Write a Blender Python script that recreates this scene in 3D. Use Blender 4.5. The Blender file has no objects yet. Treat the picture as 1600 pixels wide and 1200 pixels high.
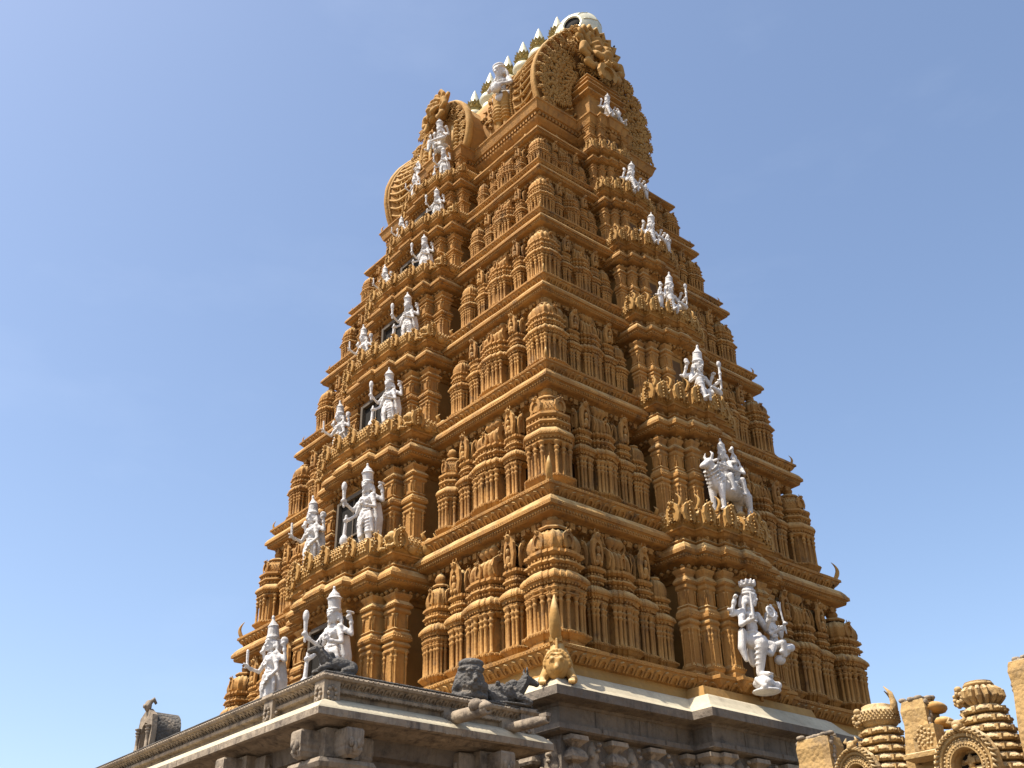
import bpy, bmesh, math, random
from mathutils import Vector, Matrix
random.seed(7)
PI = math.pi
scene = bpy.context.scene
col = scene.collection
V = Vector

# ------------------------------------------------------------------ helpers
class MB:
    def __init__(s): s.v = []; s.f = []; s.sm = []
    def add(s, vs, fs, smooth=False):
        b = len(s.v); s.v += [tuple(v) for v in vs]
        s.f += [tuple(b + i for i in f) for f in fs]; s.sm += [smooth] * len(fs)
    def merge(s, o, mat=None):
        vs = [tuple(mat @ V(v)) for v in o.v] if mat is not None else o.v
        b = len(s.v); s.v += vs; s.f += [tuple(b + i for i in f) for f in o.f]; s.sm += o.sm
    def mesh(s, name, m):
        me = bpy.data.meshes.new(name); me.from_pydata(s.v, [], s.f)
        me.polygons.foreach_set('use_smooth', s.sm)
        me.materials.append(m); me.update(); return me
    def build(s, name, m, parent=None, loc=None):
        return link(name, s.mesh(name, m), parent, loc)

def link(name, me, parent=None, loc=None, rz=0, sc=None):
    o = bpy.data.objects.new(name, me); col.objects.link(o)
    if parent is not None: o.parent = parent
    if loc is not None: o.location = loc
    o.rotation_euler.z = rz
    if sc is not None: o.scale = sc if hasattr(sc, '__len__') else (sc, sc, sc)
    return o
def empty(name, loc=(0, 0, 0), parent=None, rz=0):
    o = link(name, None, parent, loc, rz); o.empty_display_size = .3; return o
def tag(o, label=None, cat=None, group=None, kind=None):
    if label: o['label'] = label
    if cat: o['category'] = cat
    if group: o['group'] = group
    if kind: o['kind'] = kind
    return o

def box(mb, c, s, rz=0, taper=1.0):
    x, y, z = s[0] / 2, s[1] / 2, s[2] / 2
    vs = []
    for dz, k in ((-z, 1), (z, taper)):
        for dx, dy in ((-x, -y), (x, -y), (x, y), (-x, y)):
            px, py = dx * k, dy * k
            if rz: px, py = px * math.cos(rz) - py * math.sin(rz), px * math.sin(rz) + py * math.cos(rz)
            vs.append((c[0] + px, c[1] + py, c[2] + dz))
    mb.add(vs, [(3, 2, 1, 0), (4, 5, 6, 7), (0, 1, 5, 4), (1, 2, 6, 5), (2, 3, 7, 6), (3, 0, 4, 7)])

def offset(poly, o):
    n = len(poly); out = []
    for i in range(n):
        p0, p1, p2 = V(poly[i - 1]), V(poly[i]), V(poly[(i + 1) % n])
        e1 = (p1 - p0).normalized(); e2 = (p2 - p1).normalized()
        n1 = V((e1.y, -e1.x)); n2 = V((e2.y, -e2.x))
        d = 1 + n1.dot(n2)
        out.append(p1 + (n1 + n2) * (o / max(d, .3)))
    return out
def loft(mb, poly, prof, top=True, bot=False, smooth=False, c=(0, 0, 0)):
    """rings of the outline pushed out by o at height z (prof runs top to bottom)"""
    n = len(poly); vs = []; fs = []
    for o, z in prof:
        vs += [(p[0] + c[0], p[1] + c[1], z + c[2]) for p in offset(poly, o)]
    for k in range(len(prof) - 1):
        a, b = k * n, (k + 1) * n
        for i in range(n):
            j = (i + 1) % n; fs.append((a + i, b + i, b + j, a + j))
    if top: fs.append(tuple(range(n)))
    if bot: m = (len(prof) - 1) * n; fs.append(tuple(m + i for i in reversed(range(n))))
    mb.add(vs, fs, smooth)
def rect(a, b, cx=0, cy=0):
    return [(cx - a, cy - b), (cx + a, cy - b), (cx + a, cy + b), (cx - a, cy + b)]
def cross(w, d, p):
    """square plan with two projecting steps on each side"""
    a, b = w / 2, d / 2; f1, f2 = .62, .28
    q = p
    pts = [(-a, -b), (-a * f1, -b), (-a * f1, -b - q), (-a * f2, -b - q), (-a * f2, -b - 2 * q),
           (a * f2, -b - 2 * q), (a * f2, -b - q), (a * f1, -b - q), (a * f1, -b), (a, -b)]
    r = [(a, -b * f1), (a + q, -b * f1), (a + q, -b * f2), (a + 2 * q, -b * f2),
         (a + 2 * q, b * f2), (a + q, b * f2), (a + q, b * f1), (a, b * f1)]
    out = pts + r + [(-x, -y) for x, y in pts] + [(-x, -y) for x, y in r]
    return out
def octo(w, d, c=.3):
    a, b = w / 2, d / 2; k = min(a, b) * 2 * c
    return [(-a + k, -b), (a - k, -b), (a, -b + k), (a, b - k), (a - k, b), (-a + k, b), (-a, b - k), (-a, -b + k)]
def lathe(mb, c, prof, n=8, smooth=True, sx=1, sy=1, lob=0, nl=0, sq=0, rot=0):
    vs = []; fs = []
    for r, z in prof:
        for i in range(n):
            t = 2 * PI * i / n + rot
            ct, st = math.cos(t), math.sin(t)
            k = 1.0
            if sq: k *= 1 / ((abs(ct) ** sq + abs(st) ** sq) ** (1 / sq))
            if nl: k *= 1 - lob * (1 - abs(math.cos(nl * t / 2)))
            vs.append((c[0] + r * k * ct * sx, c[1] + r * k * st * sy, c[2] + z))
    for k in range(len(prof) - 1):
        for i in range(n):
            j = (i + 1) % n; fs.append((k * n + i, k * n + j, (k + 1) * n + j, (k + 1) * n + i))
    fs.append(tuple(reversed(range(n)))); m = (len(prof) - 1) * n; fs.append(tuple(range(m, m + n)))
    mb.add(vs, fs, smooth)
def ell(mb, c, r, seg=8, rings=6, M=None):
    vs = []; fs = []
    if not hasattr(r, '__len__'): r = (r, r, r)
    vs.append((0, 0, -r[2]))
    for k in range(1, rings):
        ph = -PI / 2 + PI * k / rings
        for i in range(seg):
            t = 2 * PI * i / seg
            vs.append((r[0] * math.cos(ph) * math.cos(t), r[1] * math.cos(ph) * math.sin(t), r[2] * math.sin(ph)))
    vs.append((0, 0, r[2]))
    for i in range(seg):
        j = (i + 1) % seg; fs.append((0, 1 + j, 1 + i))
        fs.append((len(vs) - 1, 1 + (rings - 2) * seg + i, 1 + (rings - 2) * seg + j))
    for k in range(rings - 2):
        for i in range(seg):
            j = (i + 1) % seg; a = 1 + k * seg; fs.append((a + i, a + j, a + seg + j, a + seg + i))
    if M is not None: vs = [M @ V(v) for v in vs]
    mb.add([(v[0] + c[0], v[1] + c[1], v[2] + c[2]) for v in vs], fs, True)
def tube(mb, pts, rad, n=6, flat=1.0, up=None, cap=True):
    pts = [V(p) for p in pts]; vs = []; fs = []
    if not hasattr(rad, '__len__'): rad = [rad] * len(pts)
    side = None
    for k, p in enumerate(pts):
        d = (pts[min(k + 1, len(pts) - 1)] - pts[max(k - 1, 0)]).normalized()
        if up is not None: s_ = d.cross(V(up))
        elif side is None: s_ = d.cross(V((0, 0, 1)) if abs(d.z) < .9 else V((1, 0, 0)))
        else: s_ = side - d * side.dot(d)
        s_.normalize(); side = s_; u = s_.cross(d)
        for i in range(n):
            t = 2 * PI * i / n
            vs.append(p + s_ * (math.cos(t) * rad[k] * flat) + u * (math.sin(t) * rad[k]))
    for k in range(len(pts) - 1):
        for i in range(n):
            j = (i + 1) % n; fs.append((k * n + i, k * n + j, (k + 1) * n + j, (k + 1) * n + i))
    if cap: fs.append(tuple(reversed(range(n)))); m = (len(pts) - 1) * n; fs.append(tuple(range(m, m + n)))
    mb.add(vs, fs, True)
def bead(mb, p, r):
    x, y, z = p
    if not hasattr(r, '__len__'): r = (r, r, r)
    mb.add([(x - r[0], y, z), (x, y - r[1], z), (x + r[0], y, z), (x, y + r[1], z), (x, y, z - r[2]), (x, y, z + r[2])],
           [(0, 1, 5), (1, 2, 5), (2, 3, 5), (3, 0, 5), (1, 0, 4), (2, 1, 4), (3, 2, 4), (0, 3, 4)], True)
def petal(mb, p, t, n, u, w, h, th):
    """raised rounded arch on a surface: p bottom centre, t tangent, n out, u up"""
    def arc(ww, hh):
        return [(-ww, 0), (-ww, hh * .55), (-ww * .7, hh * .85), (0, hh), (ww * .7, hh * .85), (ww, hh * .55), (ww, 0)]
    A, B = arc(w / 2, h), arc(w * .27, h * .68)
    vs = [p + t * a + u * b for a, b in A] + [p + t * a * .92 + u * b + n * th for a, b in A] + \
         [p + t * a + u * b + n * th for a, b in B] + [p + t * a + u * b + n * .0 for a, b in B]
    fs = []
    for k in range(3):
        for i in range(6):
            a = k * 7 + i; fs.append((a, a + 1, a + 8, a + 7))
    mb.add(vs, fs)
def edges(poly):
    """(start, tangent, length, normal) of the edges that look to -Y or +X"""
    n = len(poly)
    for i in range(n):
        p, q = V(poly[i]), V(poly[(i + 1) % n]); d = q - p; L = d.length
        if L < 1e-4: continue
        d /= L; nn = V((d.y, -d.x))
        if nn.y < -.5 or nn.x > .5: yield V((p.x, p.y, 0)), V((d.x, d.y, 0)), L, V((nn.x, nn.y, 0))
def petals(mb, poly, o0, z0, o1, z1, w, th):
    for p, t, L, n in edges(offset(poly, o0)):
        k = max(1, round(L / w)); ww = L / k
        u = (n * (o1 - o0) + V((0, 0, z1 - z0))); h = u.length; u.normalize()
        nn = t.cross(u) * (1 if t.cross(u).dot(n) > 0 else -1)
        for i in range(k):
            petal(mb, p + t * ((i + .5) * ww) + V((0, 0, z0)), t, nn, u, ww * .9, h, th)
def beads(mb, poly, o, z, d, r):
    for p, t, L, n in edges(offset(poly, o)):
        k = max(1, round(L / d))
        for i in range(k): bead(mb, p + t * ((i + .5) * L / k) + V((0, 0, z)), r)
def blocks(mb, poly, o, z, d, s):
    for p, t, L, n in edges(offset(poly, o)):
        k = max(1, round(L / d))
        for i in range(k):
            q = p + t * ((i + .5) * L / k)
            sz = (s[0], s[1], s[2]) if abs(n.y) > .5 else (s[1], s[0], s[2])
            box(mb, (q.x, q.y, z), sz)

# ------------------------------------------------------------------ materials
def mat(name, c1, c2, stain=None, st_amt=.5, rough=.85, bump=.4, bscale=9, top=None, metal=0, carve=0, streak=None, bd=.015, ss=.7):
    m = bpy.data.materials.new(name); m.use_nodes = True; nt = m.node_tree; N = nt.nodes; L = nt.links
    bs = N['Principled BSDF']; bs.inputs['Roughness'].default_value = rough; bs.inputs['Metallic'].default_value = metal
    if 'Specular IOR Level' in bs.inputs and not metal: bs.inputs['Specular IOR Level'].default_value = .25
    g = N.new('ShaderNodeNewGeometry')
    def noise(sc, det=5, ro=.6, vec=None):
        t = N.new('ShaderNodeTexNoise'); t.inputs['Scale'].default_value = sc; t.inputs['Detail'].default_value = det
        t.inputs['Roughness'].default_value = ro; L.new(vec or g.outputs['Position'], t.inputs['Vector']); return t.outputs['Fac']
    def ramp(f, a, b):
        r = N.new('ShaderNodeMapRange'); r.inputs['From Min'].default_value = a; r.inputs['From Max'].default_value = b
        L.new(f, r.inputs['Value']); return r.outputs['Result']
    def mix(f, a, b):
        x = N.new('ShaderNodeMix'); x.data_type = 'RGBA'
        L.new(f, x.inputs[0])
        for i, q in ((6, a), (7, b)):
            if isinstance(q, tuple): x.inputs[i].default_value = (*q, 1)
            else: L.new(q, x.inputs[i])
        return x.outputs[2]
    def mul(a, b):
        x = N.new('ShaderNodeMath'); x.operation = 'MULTIPLY'; L.new(a, x.inputs[0])
        if isinstance(b, float): x.inputs[1].default_value = b
        else: L.new(b, x.inputs[1])
        return x.outputs[0]
    base = mix(ramp(noise(.9), .35, .65), c1, c2)
    fine = ramp(noise(7, 6, .7), .3, .75)
    base = mix(mul(fine, .6), base, tuple(x * .55 for x in c1))
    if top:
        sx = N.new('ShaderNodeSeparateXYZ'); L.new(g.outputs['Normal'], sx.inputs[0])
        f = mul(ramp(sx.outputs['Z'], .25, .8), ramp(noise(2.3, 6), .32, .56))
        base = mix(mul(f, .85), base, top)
    if streak:
        mp = N.new('ShaderNodeMapping'); mp.inputs['Scale'].default_value = (3.2, 3.2, .35); L.new(g.outputs['Position'], mp.inputs['Vector'])
        base = mix(mul(ramp(noise(1.6, 6, .65, mp.outputs[0]), .5, .68), ss), base, streak)
    if stain:
        base = mix(mul(ramp(noise(1.7, 8, .72), .54, .7), float(st_amt)), base, stain)
    L.new(base, bs.inputs['Base Color'])
    h = noise(bscale, 7, .7)
    if carve:
        vo = N.new('ShaderNodeTexVoronoi'); vo.inputs['Scale'].default_value = carve; L.new(g.outputs['Position'], vo.inputs['Vector'])
        a = N.new('ShaderNodeMath'); a.operation = 'SUBTRACT'; L.new(h, a.inputs[0]); L.new(vo.outputs['Distance'], a.inputs[1]); h = a.outputs[0]
    b = N.new('ShaderNodeBump'); b.inputs['Strength'].default_value = bump; b.inputs['Distance'].default_value = bd
    L.new(h, b.inputs['Height']); L.new(b.outputs['Normal'], bs.inputs['Normal'])
    return m
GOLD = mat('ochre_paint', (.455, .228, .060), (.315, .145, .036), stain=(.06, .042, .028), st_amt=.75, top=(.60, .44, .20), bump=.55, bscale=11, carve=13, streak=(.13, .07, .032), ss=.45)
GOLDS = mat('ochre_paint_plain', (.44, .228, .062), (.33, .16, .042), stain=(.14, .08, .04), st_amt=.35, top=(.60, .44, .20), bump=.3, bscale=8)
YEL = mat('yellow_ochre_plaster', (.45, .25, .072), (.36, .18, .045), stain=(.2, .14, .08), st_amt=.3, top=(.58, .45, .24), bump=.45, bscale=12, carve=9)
WHITE = mat('white_statue_paint', (.72, .675, .63), (.57, .53, .485), stain=(.2, .17, .14), st_amt=.7, bump=.5, bscale=24, rough=.75, carve=26, bd=.012, streak=(.22, .19, .16), ss=.4)
CREAM = mat('cream_limewash', (.56, .48, .33), (.45, .37, .25), stain=(.16, .12, .085), st_amt=.6, bump=.25, bscale=7)
STONE = mat('grey_granite', (.21, .165, .12), (.14, .11, .085), stain=(.035, .03, .028), st_amt=.75, bump=.7, bscale=9, carve=5, streak=(.08, .065, .05), bd=.05)
STONEL = mat('pale_granite', (.37, .285, .195), (.25, .195, .14), stain=(.045, .038, .034), st_amt=.8, bump=.6, bscale=9, carve=7, streak=(.07, .055, .045), bd=.04)
BLACKST = mat('sooty_stone', (.15, .132, .112), (.075, .068, .06), stain=(.26, .2, .14), st_amt=.85, bump=1.0, bscale=13, carve=15, bd=.035)
BRASS = mat('tarnished_brass', (.42, .33, .12), (.3, .23, .09), stain=(.08, .07, .04), rough=.45, bump=.2, metal=.6)
GILT = mat('pale_gilt_metal', (.74, .68, .48), (.64, .58, .38), stain=(.4, .36, .22), st_amt=.4, rough=.38, bump=.08, metal=.3)
DARK = mat('dark_opening', (.016, .013, .010), (.022, .018, .014), rough=1.0, bump=.1)
FRAME = mat('grey_frame_paint', (.13, .10, .07), (.10, .075, .05), bump=.1)
GAP_SHADE = mat('gap_shade_ochre', (.14, .072, .026), (.085, .045, .02), bump=.3)  # ochre darkened so the gaps between shrines carry painted shade
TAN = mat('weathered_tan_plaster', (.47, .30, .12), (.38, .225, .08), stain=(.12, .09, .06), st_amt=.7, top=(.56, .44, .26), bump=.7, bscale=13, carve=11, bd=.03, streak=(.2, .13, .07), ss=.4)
NICHE_SHADE = mat('shadowed_ochre', (.16, .085, .035), (.11, .055, .02), bump=.2)  # dark brown with the shade of the niches put into the colour
EARTH = mat('earth', (.17, .13, .095), (.13, .10, .075), stain=(.08, .065, .05), bump=.4)

# ------------------------------------------------------------------ camera, light, sky
cam = bpy.data.cameras.new('camera'); co = bpy.data.objects.new('camera', cam); col.objects.link(co); scene.camera = co
CZ = 1.6
yaw, pit, rol = 0.86960623, 0.52960366, -0.01899396
fw = V((-math.sin(yaw) * math.cos(pit), math.cos(yaw) * math.cos(pit), math.sin(pit)))
r_ = V((math.cos(yaw), math.sin(yaw), 0)); u_ = r_.cross(fw)
R2 = r_ * math.cos(rol) + u_ * math.sin(rol); U2 = -r_ * math.sin(rol) + u_ * math.cos(rol)
Mx = Matrix((R2, U2, -fw)).transposed().to_4x4(); Mx.translation = V((27.408, -23.363, 0))
co.matrix_world = Mx
cam.sensor_width = 36; cam.lens = 1673.767 / 1600 * 36; cam.clip_end = 20000; cam.clip_start = .1

SUN_EL, SUN_AZ = math.radians(60), math.radians(-16)       # azimuth measured from -Y towards +X
sd = V((math.sin(SUN_AZ) * math.cos(SUN_EL), -math.cos(SUN_AZ) * math.cos(SUN_EL), math.sin(SUN_EL)))
sl = bpy.data.lights.new('sun', 'SUN'); sl.energy = 5.0; sl.angle = math.radians(.5); sl.color = (1, .955, .87)
so = bpy.data.objects.new('sun', sl); col.objects.link(so); so.rotation_euler = sd.to_track_quat('Z', 'Y').to_euler(); so.location = (0, 0, 80)
w = bpy.data.worlds.new('World'); scene.world = w; w.use_nodes = True; nt = w.node_tree
sky = nt.nodes.new('ShaderNodeTexSky'); sky.sky_type = 'NISHITA'; sky.sun_disc = False
sky.sun_elevation = SUN_EL; sky.sun_rotation = math.atan2(sd.x, sd.y)
sky.air_density = 1.0; sky.dust_density = 3.4; sky.ozone_density = 0.6; sky.altitude = 700
tc = nt.nodes.new('ShaderNodeTexCoord'); mp_ = nt.nodes.new('ShaderNodeMapping'); mp_.inputs['Scale'].default_value = (1.0, 1.0, 2.6)
nz = nt.nodes.new('ShaderNodeTexNoise'); nz.inputs['Scale'].default_value = 3.2; nz.inputs['Detail'].default_value = 7; nz.inputs['Roughness'].default_value = .58
mr = nt.nodes.new('ShaderNodeMapRange'); mr.inputs['From Min'].default_value = .56; mr.inputs['From Max'].default_value = .82; mr.inputs['To Max'].default_value = .04
mx_ = nt.nodes.new('ShaderNodeMix'); mx_.data_type = 'RGBA'; mx_.inputs[7].default_value = (6.5, 7.0, 7.6, 1)
nt.links.new(tc.outputs['Generated'], mp_.inputs['Vector']); nt.links.new(mp_.outputs[0], nz.inputs['Vector']); nt.links.new(nz.outputs['Fac'], mr.inputs['Value']); nt.links.new(mr.outputs[0], mx_.inputs[0])
nt.links.new(sky.outputs[0], mx_.inputs[6]); nt.links.new(mx_.outputs[2], nt.nodes['Background'].inputs[0]); nt.nodes['Background'].inputs[1].default_value = .15
scene.view_settings.view_transform = 'Standard'; scene.view_settings.look = 'None'; scene.view_settings.exposure = 0.7
scene.view_settings.gamma = 1
scene.render.engine = 'CYCLES'; scene.render.resolution_x = 1024; scene.render.resolution_y = 768
scene.cycles.max_bounces = 6

# ------------------------------------------------------------------ miniature shrines (front looks to -Y, base at z=0)
COLP = [(.9, 0), (1.25, .02), (1.25, .06), (.95, .08), (.95, .62), (1.2, .66), (1.5, .70), (1.1, .72), (1.05, .76), (1.6, .80), (1.75, .84),
        (1.0, .86), (1.3, .92), (2.0, .97), (2.1, 1.0)]
def column(mb, x, y, z0, h, r, n=6):
    lathe(mb, (x, y, z0), [(a * r, b * h) for a, b in COLP], n, True)
def sub(prof, H): return [(o * H * .70, z * H) for o, z in prof]
def finial(mb, x, y, z, h):
    lathe(mb, (x, y, z), [(.16 * h, 0), (.2 * h, .08 * h), (.1 * h, .18 * h), (.13 * h, .24 * h), (.33 * h, .45 * h), (.36 * h, .6 * h),
                          (.27 * h, .8 * h), (.1 * h, .93 * h), (.02 * h, 1.03 * h)], 8)
def body(mb, poly, H, pr, cols, corner=True):
    """base ledge, shaft, columns, eave and upper mouldings, all in units of H"""
    loft(mb, poly, sub([(-.03, .114), (.04, .112), (.056, .106), (.056, .086), (.04, .078), (.015, .058), (.0, .05), (-.005, .034), (.02, .03), (.02, 0)], H))
    hx = max(p[0] for p in poly); hy = max(p[1] for p in poly)
    loft(mb, rect(hx - max(.07, hx * .26), hy - max(.07, hy * .26)), [(0, .5 * H), (0, .06 * H)], top=False)
    for x, y in cols: column(mb, x, y, .105 * H, .325 * H, pr, 6)
    loft(mb, poly, sub([(-.03, .578), (.0, .572), (.03, .556), (.055, .530), (.064, .514), (.064, .494), (.046, .489), (.036, .474), (.012, .462), (.012, .452), (.03, .444), (.03, .434), (.0, .42), (-.02, .41)], H))
    beads(mb, poly, .045 * H, .504 * H, .07, .02)
    blocks(mb, poly, .022 * H, .466 * H, .11, (.05, .05, .05)); blocks(mb, poly, .004 * H, .60 * H, .13, (.05, .04, .05)); blocks(mb, poly, .004 * H, .665 * H, .13, (.05, .04, .05))
    blocks(mb, poly, .04 * H, .096 * H, .10, (.05, .03, .035))
    loft(mb, poly, sub([(-.02, .655), (.02, .65), (.03, .632), (.005, .618), (-.02, .612), (-.03, .58)], H))
    loft(mb, poly, sub([(-.03, .735), (.022, .73), (.03, .705), (.0, .688), (-.03, .682), (-.035, .64)], H))
DOME = [(.86, 0), (.93, .06), (1.0, .16), (1.03, .34), (.98, .54), (.84, .74), (.6, .88), (.34, .95), (.2, 1)]
def gavaksha(mb, c, w, h, th, fig=True, M=None):
    """horseshoe arch plate with a scalloped rim and a seated figure in it, looking to -Y; c = bottom centre"""
    m = MB(); n = 16; out = []; inn = []
    for i in range(n + 1):
        t = -.32 * PI + (1.64 * PI) * i / n
        k = 1 + (.07 if i % 2 else 0)
        out.append((w / 2 * k * math.cos(t), h * .5 + h * .48 * k * math.sin(t)))
        inn.append((w / 2 * .58 * math.cos(t), h * .46 + h * .3 * math.sin(t)))
    vs = [(x, 0, z) for x, z in out] + [(x * .96, -th, z) for x, z in out] + [(x, -th * 1.25, z) for x, z in inn] + [(x, -th * .3, z) for x, z in inn]
    fs = []; q = n + 1
    for k in range(3):
        for i in range(n): a = k * q + i; fs.append((a, a + 1, a + q + 1, a + q))
    fs.append(tuple(3 * q + i for i in range(q)))
    m.add(vs, fs)
    if fig:
        ell(m, (0, -th * 1.1, h * .3), (w * .2, th * .9, h * .16), 7, 5); ell(m, (0, -th * 1.2, h * .54), (w * .11, th * .8, h * .11), 7, 5)
        ell(m, (-w * .17, -th * 1.2, h * .18), (w * .13, th * .8, h * .08), 6, 4); ell(m, (w * .17, -th * 1.2, h * .18), (w * .13, th * .8, h * .08), 6, 4)
    # lion mask on the crown of the arch
    ell(m, (0, -th, h * .93), (w * .2, th * 1.3, h * .11), 8, 6)
    for s in (-1, 1): ell(m, (s * w * .1, -th * 2, h * .97), (w * .06,) * 3, 6, 5); tube(m, [(s * w * .12, -th, h), (s * w * .2, -th, h * 1.07), (s * w * .12, -th, h * 1.14)], [w * .05, w * .035, .005], 5)
    mb.merge(m, Matrix.Translation(V(c)) @ (M if M is not None else Matrix.Identity(4)))

def R(a): return Matrix.Rotation(a, 4, 'Z')
def ring_cols(w, d, n, inset):
    out = []
    for i in range(n):
        f = -1 + 2 * i / (n - 1)
        out.append((f * (w / 2 - inset), -d / 2)); out.append((w / 2, f * (d / 2 - inset)))
        out.append((-w / 2, f * (d / 2 - inset)))
    return out
def kuta(style, w, H, nf=True):
    mb = MB()
    if style == 'oct':
        poly = octo(w, w, .26); cols = [(p[0], p[1]) for p in offset(poly, .0)] + [(0, -w / 2), (w / 2, 0), (-w / 2, 0)]
    else:
        poly = cross(w * .84, w * .84, w * .045)
        cols = [(p[0], p[1]) for i, p in enumerate(poly) if i % 2 == 0 or style == 'step']
        cols = [p for p in poly if abs(abs(p[0]) - abs(p[1])) < .01] + [(s * w * .12, -w * .5) for s in (-1, 1)] + [(w * .5, s * w * .12) for s in (-1, 1)] + \
               [(-w * .5, s * w * .12) for s in (-1, 1)] + [(s * w * .3, -w * .46) for s in (-1, 1)] + [(w * .46, s * w * .3) for s in (-1, 1)]
    body(mb, poly, H, .0155 * H, cols)
    if style == 'step':
        for zz in (.42, .385): loft(mb, poly, sub([(.0, zz + .018), (.03, zz + .01), (.03, zz), (.0, zz - .012)], H))
        lathe(mb, (0, 0, .73 * H), [(r * w * .48, z * .21 * H) for r, z in DOME], 48, True, lob=.36, nl=16, sq=5)
        for a in (0, PI / 2, -PI / 2):
            g = MB(); gavaksha(g, (0, -w * .45, .735 * H), w * .34, .16 * H, .05, False); mb.merge(g, R(a))
        loft(mb, octo(w * .6, w * .6), sub([(-.05, .965), (.0, .955), (.012, .94), (0, .925)], H))
    elif style == 'oct':
        lathe(mb, (0, 0, .73 * H), [(r * w * .44, z * .19 * H) for r, z in DOME[:6]] + [(.3 * w, .2 * H)], 8, False, rot=PI / 8)
        for z in (.75, .78, .81, .84, .87):
            for i in range(28):
                t = 2 * PI * (i + (.5 if int(z * 100) % 2 else 0)) / 28
                bead(mb, (w * .425 * math.cos(t), w * .425 * math.sin(t), z * H), .022)
        lathe(mb, (0, 0, .9 * H), [(.36 * w, 0), (.38 * w, .015 * H), (.3 * w, .04 * H), (.1 * w, .065 * H)], 12)
        g = MB(); gavaksha(g, (0, -w * .43, .735 * H), w * .4, .16 * H, .05, False); mb.merge(g, R(0)); mb.merge(g, R(PI / 2)); mb.merge(g, R(-PI / 2))
    else:
        lathe(mb, (0, 0, .73 * H), [(r * w * .47, z * .21 * H) for r, z in DOME], 48, True, lob=.42, nl=16, sq=5)
        g = MB(); gavaksha(g, (0, -w * .42, .735 * H), w * .36, .13 * H, .05, False)
        for a in (PI / 2, -PI / 2) if w > .6 else (): mb.merge(g, R(a))
        loft(mb, octo(w * .5, w * .5), sub([(-.05, .955), (.0, .95), (.012, .935), (0, .92)], H))
    if nf: finial(mb, 0, 0, .915 * H, .165 * H)
    return mb
def panjara(w, H):
    mb = MB(); d = w * .9
    poly = cross(w * .9, d, w * .04)
    cols = [(s * w * .42, -d / 2) for s in (-1, 1)] + [(s * w * .2, -d / 2 - w * .07) for s in (-1, 1)] + [(s * w * .48, -d * .2) for s in (-1, 1)]
    body(mb, poly, H, .0145 * H, cols)
    gavaksha(mb, (0, -d / 2, .70 * H), w * .86, .31 * H, .09)
    for s in (-1, 1):
        lathe(mb, (0, 0, .72 * H), [(w * .34, 0), (w * .40, .1 * H), (w * .32, .2 * H), (w * .1, .25 * H)], 10)
    gg = MB(); gavaksha(gg, (0, -w * .42, .72 * H), w * .6, .24 * H, .05, False); mb.merge(gg, R(PI / 2)); mb.merge(gg, R(-PI / 2))
    return mb
def shala(w, H, nl=5):
    mb = MB(); d = min(.78, w * .72)
    poly = cross(w * .92, d * .9, .05)
    n = 5
    cols = [((-1 + 2 * i / n) * w * .42 + w * .084, -d / 2 - (.09 if i in (2,) else .03)) for i in range(n)] + [(s * w * .47, -d * .45) for s in (-1, 1)] + \
           [(s * w * .5, 0) for s in (-1, 1)]
    body(mb, poly, H, .0155 * H, cols)
    # barrel roof of bulging ribs
    L = w * .92
    for i in range(nl):
        x = -L / 2 + L * (i + .5) / nl
        ell(mb, (x, 0, .80 * H), (L / nl * .50, d * .50, .13 * H), 12, 9)
    for s in (-1, 1):
        g = MB(); gavaksha(g, (0, 0, .73 * H), d * .85, .21 * H, .05, False)
        mb.merge(g, Matrix.Translation(V((s * L * .5, 0, 0))) @ R(s * PI / 2))
        tube(mb, [(s * L * .47, 0, .93 * H), (s * L * .55, 0, .98 * H), (s * L * .56, 0, 1.03 * H), (s * L * .5, 0, 1.08 * H)], [.055, .05, .035, .008], 6)
    gavaksha(mb, (0, -d * .47, .735 * H), w * .24, .15 * H, .05, False)
    for i in (-1, 0, 1): finial(mb, i * L * .22, 0, .925 * H, .14 * H)
    return mb

def pillar_mb(w, H):
    """tall pier of the bay with stacked collars, colonnettes on its face"""
    mb = MB(); p = rect(w / 2, w / 2)
    P = [(.16, 1), (.17, .985), (.1, .965), (.02, .95), (.0, .93), (.12, .91), (.24, .885), (.22, .868), (.05, .855), (.12, .83), (.13, .815), (.02, .80),
         (.0, .79), (.0, .66), (.12, .645), (.02, .63), (.18, .60), (.24, .565), (.22, .545), (.02, .53), (.15, .505), (.16, .49), (.02, .475), (.09, .45), (.1, .435), (0, .42),
         (.0, .13), (.14, .10), (.16, .075), (.05, .055), (.1, .04), (.1, 0)]
    loft(mb, p, [(o * w * .95, z * H) for o, z in P])
    for z in (.567, .883, .09): beads(mb, p, .235 * w, z * H, .08, .025)
    for s in (-1, 1):
        for (x, y) in ((s * w * .38, -w * .56), (w * .56, s * w * .38), (-w * .56, s * w * .38)):
            column(mb, x, y, .1 * H, .34 * H, w * .075, 6)
            lathe(mb, (x, y, .67 * H), [(w * .06, 0), (w * .06, .1 * H), (w * .1, .12 * H)], 6)
    return mb

def horn_mb(h):
    """curved upright leaf on a cornice corner: bulges towards -Y, tip returns"""
    mb = MB(); pts = []; rad = []
    for i in range(11):
        t = i / 10
        pts.append((0, -h * .26 * math.sin(PI * min(1, t * .85)) + h * .16 * t * t, h * t)); rad.append(h * (.035 + .115 * math.sin(PI * min(1, t * .85 + .15)) ** .8) * (1 - .6 * t))
    tube(mb, pts, rad, 8, flat=1.0, up=(0, 1, 0)); box(mb, (0, 0, .02 * h), (.26 * h, .26 * h, .1 * h))
    return mb

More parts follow.
